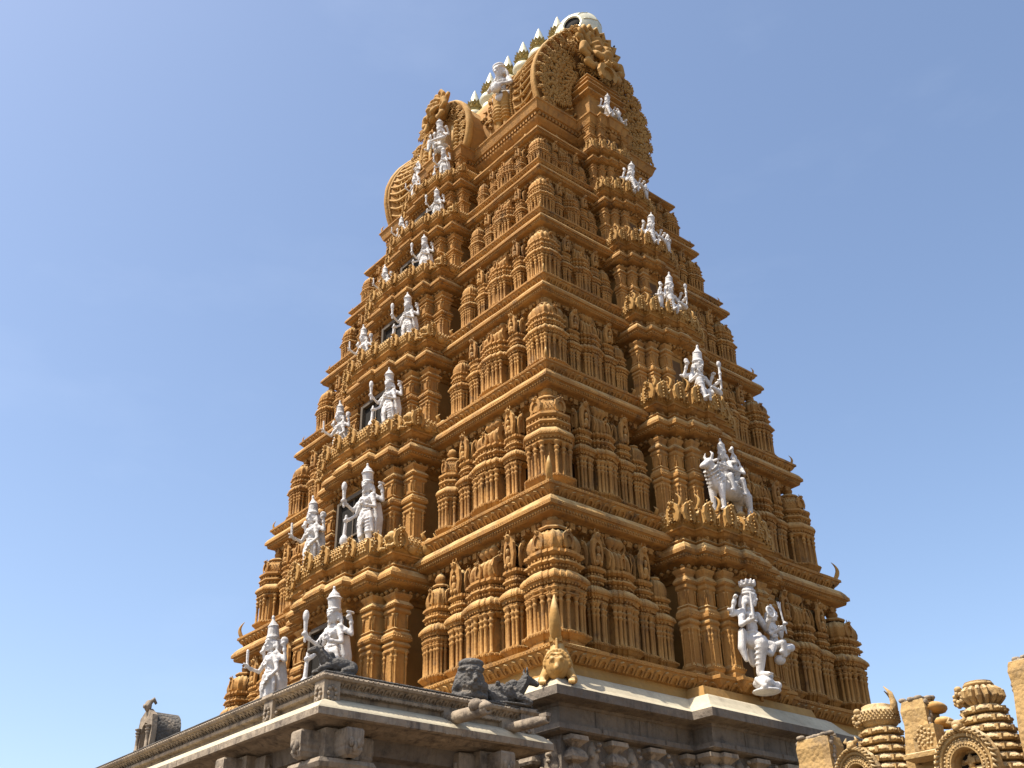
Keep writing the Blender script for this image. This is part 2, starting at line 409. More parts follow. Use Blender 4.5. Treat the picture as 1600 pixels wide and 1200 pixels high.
# ------------------------------------------------------------------ the tower
TZ = 0
TIERS = [  # zP, aP, bP, zK, aK, bK
    (7.40, 9.35, 6.95, 11.32, 8.80, 6.44), (11.96, 8.67, 6.34, 15.62, 8.19, 5.88), (16.18, 8.09, 5.77, 19.32, 7.58, 5.32),
    (19.89, 7.48, 5.18, 22.68, 6.98, 4.75), (23.19, 6.83, 4.63, 25.59, 6.36, 4.17), (26.05, 6.25, 4.09, 28.07, 5.83, 3.70)]
tower = empty('temple_tower', (0, 0, -CZ))
tag(tower, 'ochre carved temple gate tower with shrine-lined storeys and gilt finials on its vaulted top', 'temple tower')
TW = CZ  # children sit in world z + CZ

def k_prof(t): return [(o * t, z * t) for o, z in [(-.95, .32), (-.62, .31), (-.42, .30), (-.28, .28), (-.17, .23), (-.08, .14), (-.02, .04), (0, .015), (0, -.09), (-.05, -.10), (-.07, -.12), (-.09, -.13),
                                                   (-.10, -.23), (-.15, -.25), (-.30, -.27), (-.42, -.33), (-.46, -.47), (-.60, -.53), (-.66, -.62), (-.9, -.64)]]
def p_prof(t): return [(o * t, z * t) for o, z in [(-.95, .02), (-.05, .015), (-.0, -.005), (0, -.09), (-.045, -.10), (-.06, -.13), (-.12, -.22), (-.24, -.33), (-.33, -.36), (-.34, -.45), (-.5, -.5)]]
def wavy(poly, step=.7, j=.010):
    out = []; q = random.Random(int(abs(poly[0][0]) * 1000) + len(poly))
    for i in range(len(poly)):
        a, b = V(poly[i]), V(poly[(i + 1) % len(poly)]); out.append((a.x, a.y)); L = (b - a).length; k = int(L / step)
        if k < 2: continue
        nn = V((-(b - a).y, (b - a).x)) / L
        for e in range(1, k): c = a.lerp(b, e / k) + nn * (q.random() - .5) * 2 * j; out.append((c.x, c.y))
    return out
def sweep(name, poly, prof, z, extra, parent, m=GOLD):
    mb = MB(); loft(mb, wavy(poly), prof, top=True, bot=True)
    q = random.Random(int(z * 100)); mb.v = [(x + (q.random() - .5) * .012, y + (q.random() - .5) * .012, zz + (q.random() - .5) * .02) for x, y, zz in mb.v]
    for fn in extra: fn(mb)
    return mb.build(name, m, parent, (0, 0, z + TW))

def bay(kind, t, base, half=None):
    """stepped outline of the projecting bay at eave level; base = eave lip of the plain wall"""
    if kind == 'long':
        S = [(3.0, .95), (2.3, 1.35), (1.5, 1.65), (.5, 1.8)]
        S = [(x * t, base + d * t) for x, d in S]
        left = []; right = []
        pts = [(-S[0][0], -base + 1.6)]
        for i, (x, d) in enumerate(S):
            if i: pts.append((-x, -S[i - 1][1]))
            pts.append((-x, -d))
        r = [(-x, y) for x, y in reversed(pts)]
        return pts + r
    S = [(2.1, .6), (1.6, .9), (.97, 1.13), (.3, 1.25)]
    S = [(x * t, base + d * t) for x, d in S]
    pts = [(-S[0][0], -base + 1.6)]
    for i, (x, d) in enumerate(S):
        if i: pts.append((-x, -S[i - 1][1]))
        pts.append((-x, -d))
    r = [(-x, y) for x, y in reversed(pts)]
    return [(-y, x) for x, y in pts + r]     # turned to look to +X

def bay_ornaments(poly, t, z0, parent, inset=.14):
    """cushions with beaded lattice, carved end plates and horns along the roof edge of a bay"""
    lat = MB(); hm = MB()
    for p, tg, L, n in edges(offset(poly, -inset * t)):
        if L < .12: continue
        h = .56 * t; nseg = max(1, round(L / (.95 * t))); sl_ = L / nseg
        if L > 6: continue
        prof = [(0, 0), (.10, .12), (.13, .3), (.06, .48), (-.08, .56), (-.3, .6)]
        a = p + V((0, 0, z0)); b = a + tg * L
        vs = []
        for o, z in prof: vs += [a + n * (o * t) + V((0, 0, z * t)), b + n * (o * t) + V((0, 0, z * t))]
        lat.add(vs, [(2 * i, 2 * i + 1, 2 * i + 3, 2 * i + 2) for i in range(len(prof) - 1)], True)
        lat.add([v for v in vs[0::2]], [tuple(range(len(prof)))]); lat.add([v for v in vs[1::2]], [tuple(range(len(prof)))])
        m = max(1, int(L / (.13 * t)))
        for i in range(m):
            for j, (o, z) in enumerate([(.1, .1), (.13, .2), (.135, .3), (.11, .4), (.04, .5)]):
                q = a + tg * ((i + (.25 if j % 2 else .75)) * L / m) + n * (o * t) + V((0, 0, z * t))
                bead(lat, q, .048 * t)
        if L > .45 * t:     # curled plate standing at the start of each step and a face in the middle
            for e in ((.12 * t,) if L < 1.2 * t else (.12 * t, L - .12 * t)):
                q = a + tg * e + n * (.1 * t)
                g_ = MB(); gavaksha(g_, (0, 0, 0), .5 * t, .66 * t, .07 * t, False); lat.merge(g_, Matrix.Translation(q + n * (.06 * t)) @ R(0 if abs(n.y) > .5 else PI / 2))
                for i_ in range(5):
                    for j_ in range(5): bead(lat, q - tg * (.07 * t) + n * ((-.2 + i_ * .1) * t) + V((0, 0, (.08 + j_ * .11) * t)), .04 * t)
        if L > 1.6 * t:
            q = a + tg * (L / 2) + n * (.18 * t) + V((0, 0, .3 * t))
            ell(lat, q, (.24 * t, .24 * t, .3 * t), 10, 8)
            for s in (-1, 1):
                e = q + tg * (.12 * t * s) + n * (.2 * t) + V((0, 0, .12 * t)); ell(lat, e, .075 * t, 7, 6)
                tube(lat, [q + tg * (.15 * t * s) + V((0, 0, .2 * t)), q + tg * (.26 * t * s) + V((0, 0, .38 * t)), q + tg * (.14 * t * s) + V((0, 0, .5 * t))], [.07 * t, .05 * t, .01], 6)
            ell(lat, q + n * (.22 * t) - V((0, 0, .06 * t)), (.09 * t, .09 * t, .08 * t), 7, 6)
    lat.build('roof_edge_ornament', YEL, parent, (0, 0, TW))
HORN = horn_mb(1.0).mesh('corner_horn', YEL)
def add_horn(parent, x, y, z, h, rz):
    return link('corner_horn', HORN, parent, (x, y, z + TW), rz, h)

SHR = {}
def shr(kind, *a):
    k = (kind,) + a
    if k not in SHR:
        mb = {'kuta': kuta, 'panjara': panjara, 'shala': shala, 'pillar': pillar_mb}[kind](*a)
        SHR[k] = mb.mesh(kind, GOLD)
    return SHR[k]

def guard_lion(t):
    """small crouching lion of the bay's shoulder"""
    mb = MB()
    ell(mb, (0, .0, .22), (.2, .42, .2), 10, 8); ell(mb, (0, -.36, .42), (.2, .2, .24), 10, 8); ell(mb, (0, -.52, .40), (.12, .12, .1), 8, 6)
    for s in (-1, 1):
        tube(mb, [(s * .16, -.3, .25), (s * .18, -.5, .08), (s * .18, -.66, .05)], [.09, .07, .06], 6)
        ell(mb, (s * .2, .25, .14), (.1, .2, .15), 8, 6); ell(mb, (s * .15, -.36, .62), (.06, .05, .08), 6, 5)
    tube(mb, [(0, .38, .25), (0, .5, .45), (0, .38, .62)], [.05, .045, .05], 6)
    return mb
LION = guard_lion(1).mesh('guardian_animal', YEL)

for k, (zP, aP, bP, zK, aK, bK) in enumerate(TIERS):
    t = aP / 9.35; ts = bP / 6.95; tt = [1, .96, .86, .78, .68, .6][k]
    H = ((zK - zP) - .30 * tt) / 1.06
    st = empty('storey', (0, 0, 0), tower)
    # core wall, coloured dark to deepen the shade between the shrines
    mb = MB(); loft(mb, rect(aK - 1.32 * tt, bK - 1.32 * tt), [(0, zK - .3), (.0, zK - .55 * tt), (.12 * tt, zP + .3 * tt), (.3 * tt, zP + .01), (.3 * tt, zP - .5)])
    mb.build('wall', GAP_SHADE, st, (0, 0, TW))
    bl = bay('long', t, bK); bs_ = bay('short', ts, aK)
    zb = zK - .45 * tt
    # plinth moulding
    pp = rect(aP, bP)
    ex = [lambda m, pp=pp, tt=tt: petals(m, pp, -.22 * tt, -.32 * tt, -.05 * tt, -.12 * tt, .31 * tt, .05 * tt),
          lambda m, pp=pp, tt=tt: beads(m, pp, -.005, -.05 * tt, .12 * tt, .028 * tt)]
    sweep('plinth_moulding', pp, p_prof(tt), zP, ex, st)
    # eave (kapota)
    kp = rect(aK, bK)
    ex = [lambda m, pp=kp, tt=tt: beads(m, pp, -.085 * tt, -.175 * tt, .105 * tt, (.045 * tt, .045 * tt, .055 * tt)),
          lambda m, pp=kp, tt=tt: blocks(m, pp, -.40 * tt, -.42 * tt, .42 * tt, (.16 * tt, .2 * tt, .17 * tt)),
          lambda m, pp=kp, tt=tt: beads(m, pp, -.34 * tt, -.40 * tt, .21 * tt, .085 * tt),
          lambda m, pp=kp, tt=tt: beads(m, pp, -.0, -.035 * tt, .09 * tt, .02 * tt)]
    sweep('eave', kp, k_prof(tt), zK, ex, st)
    # bays
    for nm, bp, tb in (('long', bl, t), ('short', bs_, ts)):
        mb = MB(); loft(mb, offset(bp, -.72 * tb), [(0, zb - .1), (0, zP - .4)])
        mb.build('bay_wall', GOLDS, st, (0, 0, TW))
        ex = [lambda m, pp=bp, tt=tt: beads(m, pp, -.085 * tt, -.175 * tt, .105 * tt, (.045 * tt, .045 * tt, .055 * tt)),
              lambda m, pp=bp, tt=tt: beads(m, pp, -.0, -.035 * tt, .09 * tt, .02 * tt),
              lambda m, pp=bp, tt=tt: beads(m, pp, -.33 * tt, -.40 * tt, .24 * tt, .095 * tt),
              lambda m, pp=bp, tt=tt: loft(m, pp, [(o * tt, z * tt) for o, z in [(-.2, .68), (-.12, .67), (-.08, .66), (-.08, .61), (-.13, .60), (-.2, .53), (-.32, .47), (-.33, .38), (-.2, .35), (-.17, .31), (-.2, .28), (-.3, .24)]]),
              lambda m, pp=bp, tt=tt: blocks(m, pp, -.27 * tt, .425 * tt, .38 * tt, (.09 * tt, .09 * tt, .11 * tt)),
              lambda m, pp=bp, tt=tt: beads(m, pp, -.085 * tt, .635 * tt, .1 * tt, .022 * tt)]
        sweep('bay_eave', bp, k_prof(tt), zb, ex, st)
        bay_ornaments(bp, tt, zb + .68 * tt, st)
        # base of the bay
        if k == 0:
            sweep('plinth_moulding', offset(bp, .0 if nm == 'long' else .0), p_prof(tt), zP + .004,
                  [lambda m, pp=bp, tt=tt: petals(m, pp, -.22 * tt, -.32 * tt, -.05 * tt, -.12 * tt, .31 * tt, .05 * tt)], st)
    # horns over the steps of the short bay, lions on the shoulders of the long bay
    zo = zb + 1.22 * tt
    for sy in (-1, 1):
        for (yy, dd) in ((1.95, .35), (1.5, .65), (.92, .9)):
            link('roof_horn', HORN, st, (aK + dd * ts, sy * yy * ts, zo + TW), PI / 2 + .4 * sy * -1, .48 * tt)
    for s in (-1, 1):
        link('guardian_animal', LION, st, (s * 2.75 * t, -(bK + .45 * t), zb + .7 * tt + TW), 0, .95 * tt)
    for s in (-.25, .25): 
        mbf = MB(); finial(mbf, aK + .8 * ts, s * ts, zo - .05, .42 * tt); mbf.build('roof_finial', YEL, st, (0, 0, TW))
    # shrines
    ks = ['step', 'oct', 'rib', 'rib', 'rib', 'rib'][k]
    kw = [1.14, 1.05, .93, .83, .72, .62][k]
    nfin = k < 5
    cxy = .46 * tt
    z0 = zP + .10 * tt
    Hs = round(H - .12 * tt, 2)
    for (x, y) in ((aK - cxy, -(bK - cxy)), (-(aK - cxy), -(bK - cxy)), (aK - cxy, bK - cxy)):
        o = link('corner_shrine', shr('kuta', ks, kw, Hs, nfin), st, (x, y, z0 + TW))
    pw = round([.50, .46, .41, .36, .31, .27][k], 2)
    yf = bK - .36 * tt
    for s in (-1, 1):
        link('arched_shrine', shr('panjara', pw, Hs), st, (s * 7.0 * t, -yf, z0 + TW))
        link('barrel_shrine', shr('shala', round(1.12 * t, 2), Hs, 5), st, (s * 5.86 * t, -yf, z0 + TW))
        link('arched_shrine', shr('panjara', pw, Hs), st, (s * 4.66 * t, -yf, z0 + TW))
        link('side_shrine', shr('kuta', ks if k == 1 else 'step' if k == 0 else 'rib', round(kw * .62, 2), round(Hs * .93, 2), k < 2), st, (s * 3.72 * t, -yf - .05, z0 + TW))
    xf = aK - .36 * tt
    for s in (-1, 1):
        link('arched_shrine', shr('panjara', round(pw * .92, 2), Hs), st, (xf, s * 4.78 * ts, z0 + TW), PI / 2)
        link('barrel_shrine', shr('shala', round(.80 * ts, 2), Hs, 4), st, (xf, s * 3.9 * ts, z0 + TW), PI / 2)
        link('arched_shrine', shr('panjara', round(pw * .92, 2), Hs), st, (xf, s * 3.0 * ts, z0 + TW), PI / 2)
        link('side_shrine', shr('kuta', 'rib', round(kw * .5, 2), round(Hs * .85, 2), False), st, (xf, s * 2.4 * ts, z0 + TW), PI / 2)
    # piers of the bays
    Hp = round(zb - .5 * tt - zP, 2)
    for s in (-1, 1):
        for (x, d) in ((2.55, .50), (1.92, .85)):
            link('pier', shr('pillar', round(.46 * t, 2), Hp), st, (s * x * t, -(bK + (d - .12) * t), zP + TW))
        for (y, d) in ((1.72, .25), (1.25, .52), (.72, .76)):
            link('pier', shr('pillar', round(.34 * ts, 2), Hp), st, (aK + (d - .1) * ts, s * y * ts, zP + TW), PI / 2)
    # window in the long bay
    yw = -(bK + (1.8 - .72) * t) - .004
    wz0, wz1 = zP + .15, zb - .95 * tt; ww = .85 * t
    f = MB()
    for s in (-1, 1): box(f, (s * (ww + .06), yw - .06, (wz0 + wz1) / 2), (.12, .16, wz1 - wz0 + .2))
    box(f, (0, yw - .06, wz1 + .08), (2 * ww, .14, .14)); box(f, (0, yw - .05, wz0 + (wz1 - wz0) * .42), (2 * ww, .05, .06)); box(f, (0, yw - .045, (wz0 + wz1) / 2), (.05, .04, wz1 - wz0))
    wo = MB(); box(wo, (0, yw, (wz0 + wz1) / 2), (2 * ww, .04, wz1 - wz0)); w_ = wo.build('window', DARK, st, (0, 0, TW))
    f.build('window_frame', FRAME, st, (0, 0, TW))
    # niche behind the short-side statue: flat panel, its shade painted dark brown
    wo = MB(); box(wo, (aK + (1.25 - .72) * ts, 0, (wz0 + wz1) / 2 + .1), (.05, .5 * ts, wz1 - wz0)); wo.build('niche', NICHE_SHADE, st, (0, 0, TW))
    for o in [c for c in st.children if 'shrine' in c.name]:
        o.rotation_euler.z += random.uniform(-.035, .035); f_ = random.uniform(.975, 1.02); o.scale = (random.uniform(.96, 1.05), random.uniform(.96, 1.05), f_)
        o.location.x += random.uniform(-.02, .02); o.location.y += random.uniform(-.02, .02)
    # horns at the corners of the ledge this storey stands on
    hh = [1.15, .75, .45, .38, .32, .3][k]
    dgo = .14
    add_horn(st, aP - dgo, -(bP - dgo), zP + .01, hh, PI / 4)
    add_horn(st, -(aP - dgo), -(bP - dgo), zP + .01, hh * .8, -PI / 4)
    add_horn(st, aP - dgo, bP - dgo, zP + .01, hh * .8, PI * .75)

# ------------------------------------------------------------------ neck storey and slab under the vault
GA, GB, GZ = 5.41, 3.30, 30.19
nk = empty('storey', (0, 0, 0), tower)
def slab_prof(t=1): return [(o * t, z * t) for o, z in [(-1.2, .10), (-.05, .03), (0, 0), (0, -.07), (-.04, -.09), (-.14, -.42), (-.20, -.44), (-.20, -.47), (-.30, -.48), (-.30, -.62), (-.24, -.64), (-.26, -.72), (-.40, -.86), (-.5, -.92), (-.5, -1.2), (-.42, -1.24), (-.46, -1.32), (-.62, -1.36), (-.62, -1.7), (-.45, -1.74), (-.45, -1.86), (-.3, -1.9), (-.3, -2.3)]]
def nbay(kind):
    if kind == 'long':
        S = [(1.55, GB + .7), (1.05, GB + .98), (.5, GB + 1.1)]
    else: S = [(1.2, GA + .72), (.8, GA + .92), (.42, GA + 1.02)]
    pts = [(-S[0][0], -S[0][1] + 2)]
    for i, (x, d) in enumerate(S):
        if i: pts.append((-x, -S[i - 1][1]))
        pts.append((-x, -d))
    pts = pts + [(-x, y) for x, y in reversed(pts)]
    return pts if kind == 'long' else [(-y, x) for x, y in pts]
sweep('roof_slab', rect(GA, GB), slab_prof(), GZ, [lambda m: blocks(m, rect(GA, GB), -.25, -.55, .17, (.09, .12, .12)), lambda m: beads(m, rect(GA, GB), -.0, -.035, .09, .02)], nk, GOLD)
for nm in ('long', 'short'):
    bp = nbay(nm)
    sweep('bay_slab', bp, slab_prof(), GZ - .03, [lambda m, bp=bp: blocks(m, bp, -.25, -.55, .15, (.08, .12, .12)), lambda m, bp=bp: petals(m, bp, -.46, -1.3, -.42, -1.0, .2, .03)], nk, GOLD)
    lower = offset(bp, .1)
    sweep('bay_eave', lower, k_prof(.55), 28.25, [lambda m, bp=lower: beads(m, bp, -.05, -.1, .08, .03)], nk, GOLD)
    for (q, dq) in ([(s * 1.25, -(GB + .45)) for s in (-1, 1)] + [(s * .8, -(GB + .72)) for s in (-1, 1)] if nm == 'long' else []):
        link('pier', shr('pillar', .3, 1.5), nk, (q, dq, 28.25 + TW))
    if nm == 'short':
        for s in (-1, 1):
            for (q, dq) in ((.95, .5), (.6, .7)): link('pier', shr('pillar', .26, 1.45), nk, (GA + dq - .08, s * q, 28.25 + TW), PI / 2)
mbn = MB(); box(mbn, (GA + .58, .05, 29.0), (.06, .62, .95)); mbn.build('niche', NICHE_SHADE, nk, (0, 0, TW))  # flat panel with the shade of the neck niche painted on
# small seated figures and pilasters along the neck
mb = MB(); mf = MB()
for i in range(-9, 10):
    x = i * .5
    if abs(x) > 1.7: box(mb, (x, -(GB - .56), 28.75), (.13, .2, .9)); box(mb, (x, -(GB - .5), 29.1), (.2, .24, .1))
for i in range(-5, 6):
    y = i * .52
    if abs(y) > 1.3: box(mb, (GA - .56, y, 28.75), (.2, .13, .9)); box(mb, (GA - .5, y, 29.1), (.24, .2, .1))
mb.build('pilaster', GOLD, nk, (0, 0, TW))
def small_figure():
    m = MB()
    ell(m, (0, 0, .18), (.2, .16, .12)); ell(m, (0, 0, .36), (.13, .1, .16)); ell(m, (0, -.02, .6), (.08, .09, .1)); lathe(m, (0, 0, .66), [(.08, 0), (.05, .1), (.01, .18)], 7)
    for s in (-1, 1): tube(m, [(s * .13, 0, .45), (s * .22, -.08, .3), (s * .14, -.16, .24)], [.045, .04, .035], 6); ell(m, (s * .17, -.1, .13), (.13, .1, .07))
    return m
SMF = small_figure().mesh('neck_figure', GOLDS)
for x in (4.3, 3.1, -3.1, -4.3): link('neck_figure', SMF, nk, (x, -(GB - .35), 28.34 + TW), 0, 1.05)
for y in (-2.0, 2.0): link('neck_figure', SMF, nk, (GA - .35, y, 28.34 + TW), PI / 2, 1.0)
for (x, y, r) in ((GA - .15, -(GB - .15), PI / 4), (-(GA - .15), -(GB - .15), -PI / 4), (GA - .15, GB - .15, PI * .75)):
    if x < 0 or y > 0: add_horn(nk, x, y, GZ, .42, r)

# ------------------------------------------------------------------ barrel vault
VP = [(2.50, 30.25), (2.72, 30.9), (2.85, 31.6), (2.82, 32.3), (2.62, 33.0), (2.3, 33.7), (1.85, 34.4), (1.3, 35.1), (.75, 35.7), (.3, 36.0)]
VO = [(y, z) for y, z in VP] + [(-y, z) for y, z in reversed(VP)]       # +y side up and over
def vs_(x):
    e = max(0, (abs(x) - 2.9) / 2.0); return 1 + (.02 if x > 0 else .16) * e * e, 1 + .05 * e * e
def vpt(x, i, push=0):
    """point on the vault at station x; i = fractional index along the outline"""
    i = max(0, min(len(VO) - 1.001, i)); a = int(i); f = i - a
    y = VO[a][0] * (1 - f) + VO[a + 1][0] * f; z = VO[a][1] * (1 - f) + VO[a + 1][1] * f
    sy, sz = vs_(x); y *= sy; z = 30.2 + (z - 30.2) * sz
    if push:
        d = V((y, (z - 32.5))); d.normalize(); y += d.x * push; z += d.y * push
    return V((x, y, z))
vault = MB(); XS = [-4.9, -4.5, -4.1, -3.7, -3.3, -2.9, -1.5, 0, 1.5, 2.9, 3.3, 3.7, 4.1, 4.5, 4.9]
n = len(VO)
vs = [vpt(x, i) for x in XS for i in range(n)]; fs = []
for k in range(len(XS) - 1):
    for i in range(n - 1): a = k * n + i; fs.append((a, a + n, a + n + 1, a + 1))
vault.add(vs, fs, True)
for e in (0, (len(XS) - 1) * n): vault.add([vs[e + i] for i in range(n)], [tuple(range(n))])
vo = vault.build('vault', GOLDS, tower, (0, 0, TW))
NS = 60
ORN = {-1: MB(), 1: MB()}
for xe in (-4.9, 4.9):                       # rims at both ends
    orn = ORN[1 if xe > 0 else -1]; tube(orn, [vpt(xe, i * (n - 1) / NS, .03) for i in range(NS + 1)], .09 if xe > 0 else .12, 6)
    tube(orn, [vpt(xe * .975, i * (n - 1) / NS, .03) for i in range(NS + 1)], .07, 6)
for xe in (-3.25, 3.25):
    orn = ORN[1 if xe > 0 else -1]; tube(orn, [vpt(xe, i * (n - 1) / NS, .02) for i in range(NS + 1)], .07, 5)
    for i in range(0, 130): bead(orn, vpt(xe * (1 + .05), i * (n - 1) / 130, .05), .075)
for s in (-1, 1):
    orn = ORN[s]
    for j in range(34):                      # curled fronds of the flared ends
        i0 = .4 + j * (n - 1.8) / 34
        sgn = 1 if i0 < (n - 1) / 2 else -1
        pts = []; 
        for q in range(9):
            u = q / 8
            pts.append(vpt(s * (3.55 + 1.15 * u), i0 + sgn * (-.42 * math.sin(u * 2.6) + .25 * u), .04 + .06 * math.sin(u * PI)))
        tube(orn, pts, [.03 + .055 * math.sin(PI * (.1 + .85 * q / 8)) for q in range(9)], 5)
        for q in (3, 5): ell(orn, pts[q] + V((0, 0, -.09)), .06, 5, 4)
    tube(orn, [vpt(s * 4.12, i * (n - 1) / NS, .09) for i in range(NS + 1)], .045, 5)
# scrollwork panels on the long side
rnd = random.Random(3)
for xc in (1.9, 2.7, -2.7, -1.9):
    orn = ORN[1 if xc > 0 else -1]
    for i in range(46):
        u = rnd.random(); x = xc + (rnd.random() - .5) * .62; ii = n - 1.6 - u * 6.2
        p = vpt(x, ii, .03); a = rnd.random() * 6.28
        q1 = vpt(x + .13 * math.cos(a), ii + .13 * math.sin(a), .09); q2 = vpt(x + .2 * math.cos(a + .9), ii + .2 * math.sin(a + .9), .05)
        tube(orn, [p, q1, q2], [.06, .055, .02], 5)
for s in (-1, 1): ORN[s].build('vault_end_ornament', YEL, tower, (0, 0, TW))

def scroll(mb, c, r, M):
    """fan-shaped curl of leaf lobes in the local XZ plane, raised to -Y"""
    m = MB(); ell(m, (0, -.06 * r, 0), (r * .28, r * .25, r * .28), 7, 5)
    for k in range(11):
        a = -2.2 + k * .44
        rr = r * (.62 + .05 * k / 11)
        p0 = V((math.cos(a) * r * .3, 0, math.sin(a) * r * .3)); p1 = V((math.cos(a + .3) * rr, -.22 * r, math.sin(a + .3) * rr)); p2 = V((math.cos(a + .45) * r, -.04 * r, math.sin(a + .45) * r))
        tube(m, [p0, p1, p2], [r * .10, r * .13, r * .05], 5)
    for k in range(9):
        a = -2 + k * .5; ell(m, (math.cos(a) * r * .45, -.2 * r, math.sin(a) * r * .45), r * .09, 5, 4)
    mb.merge(m, Matrix.Translation(V(c)) @ M)

# ------------------------------------------------------------------ sculpture tools
class Sc:
    """solid forms gathered and fused into one continuous skin"""
    def __init__(s): s.m = MB()
    def e(s, c, r, M=None): ell(s.m, c, r, 14, 10, M)
    def c(s, pts, rad):
        if not hasattr(rad, '__len__'): rad = [rad] * len(pts)
        pts = [V(p) for p in pts]
        for p, r in zip(pts, rad): ell(s.m, p, r, 12, 8)
        for i in range(len(pts) - 1):
            tube(s.m, [pts[i], pts[i + 1]], [rad[i], rad[i + 1]], 12)
    def ring(s, c, rx, ry, r, tilt=0, n=14, z=(0, 0)):
        pts = [V((rx * math.cos(2 * PI * i / n), ry * math.sin(2 * PI * i / n), z[0] * math.cos(2 * PI * i / n) + z[1] * math.sin(2 * PI * i / n))) + V(c) for i in range(n + 1)]
        for i in range(n): tube(s.m, [pts[i], pts[i + 1]], r, 6)
        for p in pts: ell(s.m, p, r, 6, 4)
    def mesh(s, name, m, vox=.02, smooth=1):
        me = s.m.mesh(name + '_raw', m); o = bpy.data.objects.new('tmp', me); col.objects.link(o)
        r = o.modifiers.new('r', 'REMESH'); r.mode = 'VOXEL'; r.voxel_size = vox; r.use_smooth_shade = True
        if smooth: q = o.modifiers.new('s', 'SMOOTH'); q.factor = .5; q.iterations = smooth
        dg = bpy.context.evaluated_depsgraph_get(); out = bpy.data.meshes.new_from_object(o.evaluated_get(dg))
        bpy.data.objects.remove(o); bpy.data.meshes.remove(me)
        out.name = name; out.materials.clear(); out.materials.append(m)
        out.polygons.foreach_set('use_smooth', [True] * len(out.polygons)); return out

def head(S, c, k=1.0, face=V((0, -1, 0)), crown='tall', fem=False):
    """head looking along face; c = centre of the skull"""
    c = V(c); f = V(face).normalized(); x = f.cross(V((0, 0, 1))).normalized(); z = x.cross(f)
    M = Matrix((x, -f, z)).transposed().to_4x4()
    L = lambda a, b, d: c + (x * a + f * b + z * d) * k
    S.e(c, (.115 * k, .135 * k, .15 * k), M); S.e(L(0, .03, -.07), (.09 * k, .1 * k, .1 * k), M)
    S.e(L(0, .105, -.125), (.045 * k, .04 * k, .035 * k), M)
    S.c([L(0, .125, .03), L(0, .16, -.03)], [.016 * k, .028 * k]); 
    for s in (-1, 1):
        S.e(L(s * .045, .115, .022), (.03 * k, .022 * k, .02 * k), M)
        S.c([L(s * .02, .137, .058), L(s * .05, .133, .068), L(s * .085, .105, .055)], .012 * k)
        S.e(L(s * .12, .0, -.01), (.022 * k, .04 * k, .05 * k), M); S.e(L(s * .13, .01, -.09), (.032 * k, .032 * k, .045 * k), M)
        S.c([L(s * .125, -.04, .0), L(s * .16, -.04, -.12), L(s * .17, -.02, -.22)], [.035 * k, .04 * k, .03 * k])
    S.c([L(-.035, .13, -.068), L(0, .142, -.064), L(.035, .13, -.068)], .015 * k); S.c([L(-.025, .128, -.092), L(.025, .128, -.092)], .014 * k)
    if crown == 'tall':
        for (h, r) in ((.09, .135), (.12, .15), (.15, .135)): S.e(L(0, -.01, h), (r * k, r * k, .035 * k), M)
        S.c([L(0, -.02, .15), L(0, -.03, .3), L(0, -.03, .36)], [.125 * k, .115 * k, .10 * k]); S.e(L(0, -.03, .36), (.125 * k, .125 * k, .03 * k), M)
        S.c([L(0, -.03, .38), L(0, -.03, .48)], [.085 * k, .04 * k]); S.e(L(0, -.03, .54), (.035 * k, .035 * k, .06 * k), M)
    elif crown == 'bell':
        for (h, r) in ((.09, .14), (.12, .15)): S.e(L(0, -.01, h), (r * k, r * k, .03 * k), M)
        S.c([L(0, -.02, .15), L(0, -.02, .28)], [.12 * k, .13 * k]); S.e(L(0, -.02, .34), (.155 * k, .155 * k, .035 * k), M)
        S.c([L(0, -.02, .36), L(0, -.02, .47)], [.12 * k, .05 * k]); S.e(L(0, -.02, .55), (.03 * k, .03 * k, .045 * k), M)
    elif crown == 'small':
        S.e(L(0, -.01, .1), (.135 * k, .135 * k, .035 * k), M); S.c([L(0, -.02, .13), L(0, -.02, .28)], [.11 * k, .035 * k])
    elif crown == 'flat':
        S.e(L(0, -.01, .09), (.15 * k, .15 * k, .04 * k), M); S.e(L(0, -.01, .15), (.14 * k, .14 * k, .06 * k), M)
    S.c([L(0, -.13, .05), L(0, -.16, -.1), L(0, -.13, -.22)], [.07 * k, .07 * k, .04 * k])
    S.c([L(0, -.03, -.12), L(0, -.04, -.25)], [.06 * k, .065 * k])

def hand(S, w, d, k=1.0, grip=True, palm=V((0, 0, 1))):
    """palm, four curled fingers and a thumb at wrist w, pointing along d"""
    w = V(w); d = V(d).normalized(); p = V(palm); p = (p - d * p.dot(d)).normalized(); s = d.cross(p)
    S.c([w, w + d * .05 * k], [.032 * k, .042 * k]); S.e(w + d * .07 * k, .045 * k)
    for i, (o, l) in enumerate(((-.036, .075), (-.012, .085), (.012, .08), (.036, .062))):
        a = w + d * .095 * k + s * o * k; l *= k
        if grip: S.c([a, a + d * l * .35 + p * l * .25, a + d * l * .25 + p * l * .75, a - d * l * .15 + p * l * .8], [.017 * k, .016 * k, .015 * k, .013 * k])
        else: S.c([a, a + d * l * .5 + p * l * .05, a + d * l + p * l * .18], [.017 * k, .016 * k, .012 * k])
    t = w + d * .04 * k - s * .04 * k
    S.c([t, t + d * .03 * k - s * .03 * k + p * .03 * k, t + d * .06 * k - s * .015 * k + p * .06 * k], [.02 * k, .018 * k, .014 * k])

def arm(S, sh, el, wr, r=.062, bang=True, grip=True, hd=None, palm=V((0, -1, 0))):
    S.c([sh, el], [r * 1.08, r * .78]); S.c([el, wr], [r * .78, r * .52])
    sh, el, wr = V(sh), V(el), V(wr)
    if bang:
        for (a, b, f, q) in ((sh, el, .45, 1.12), (el, wr, .8, .85), (el, wr, .92, .8)): S.e(a.lerp(b, f), r * q)
    hand(S, wr, hd if hd is not None else (wr - el), 1.05, grip, palm)

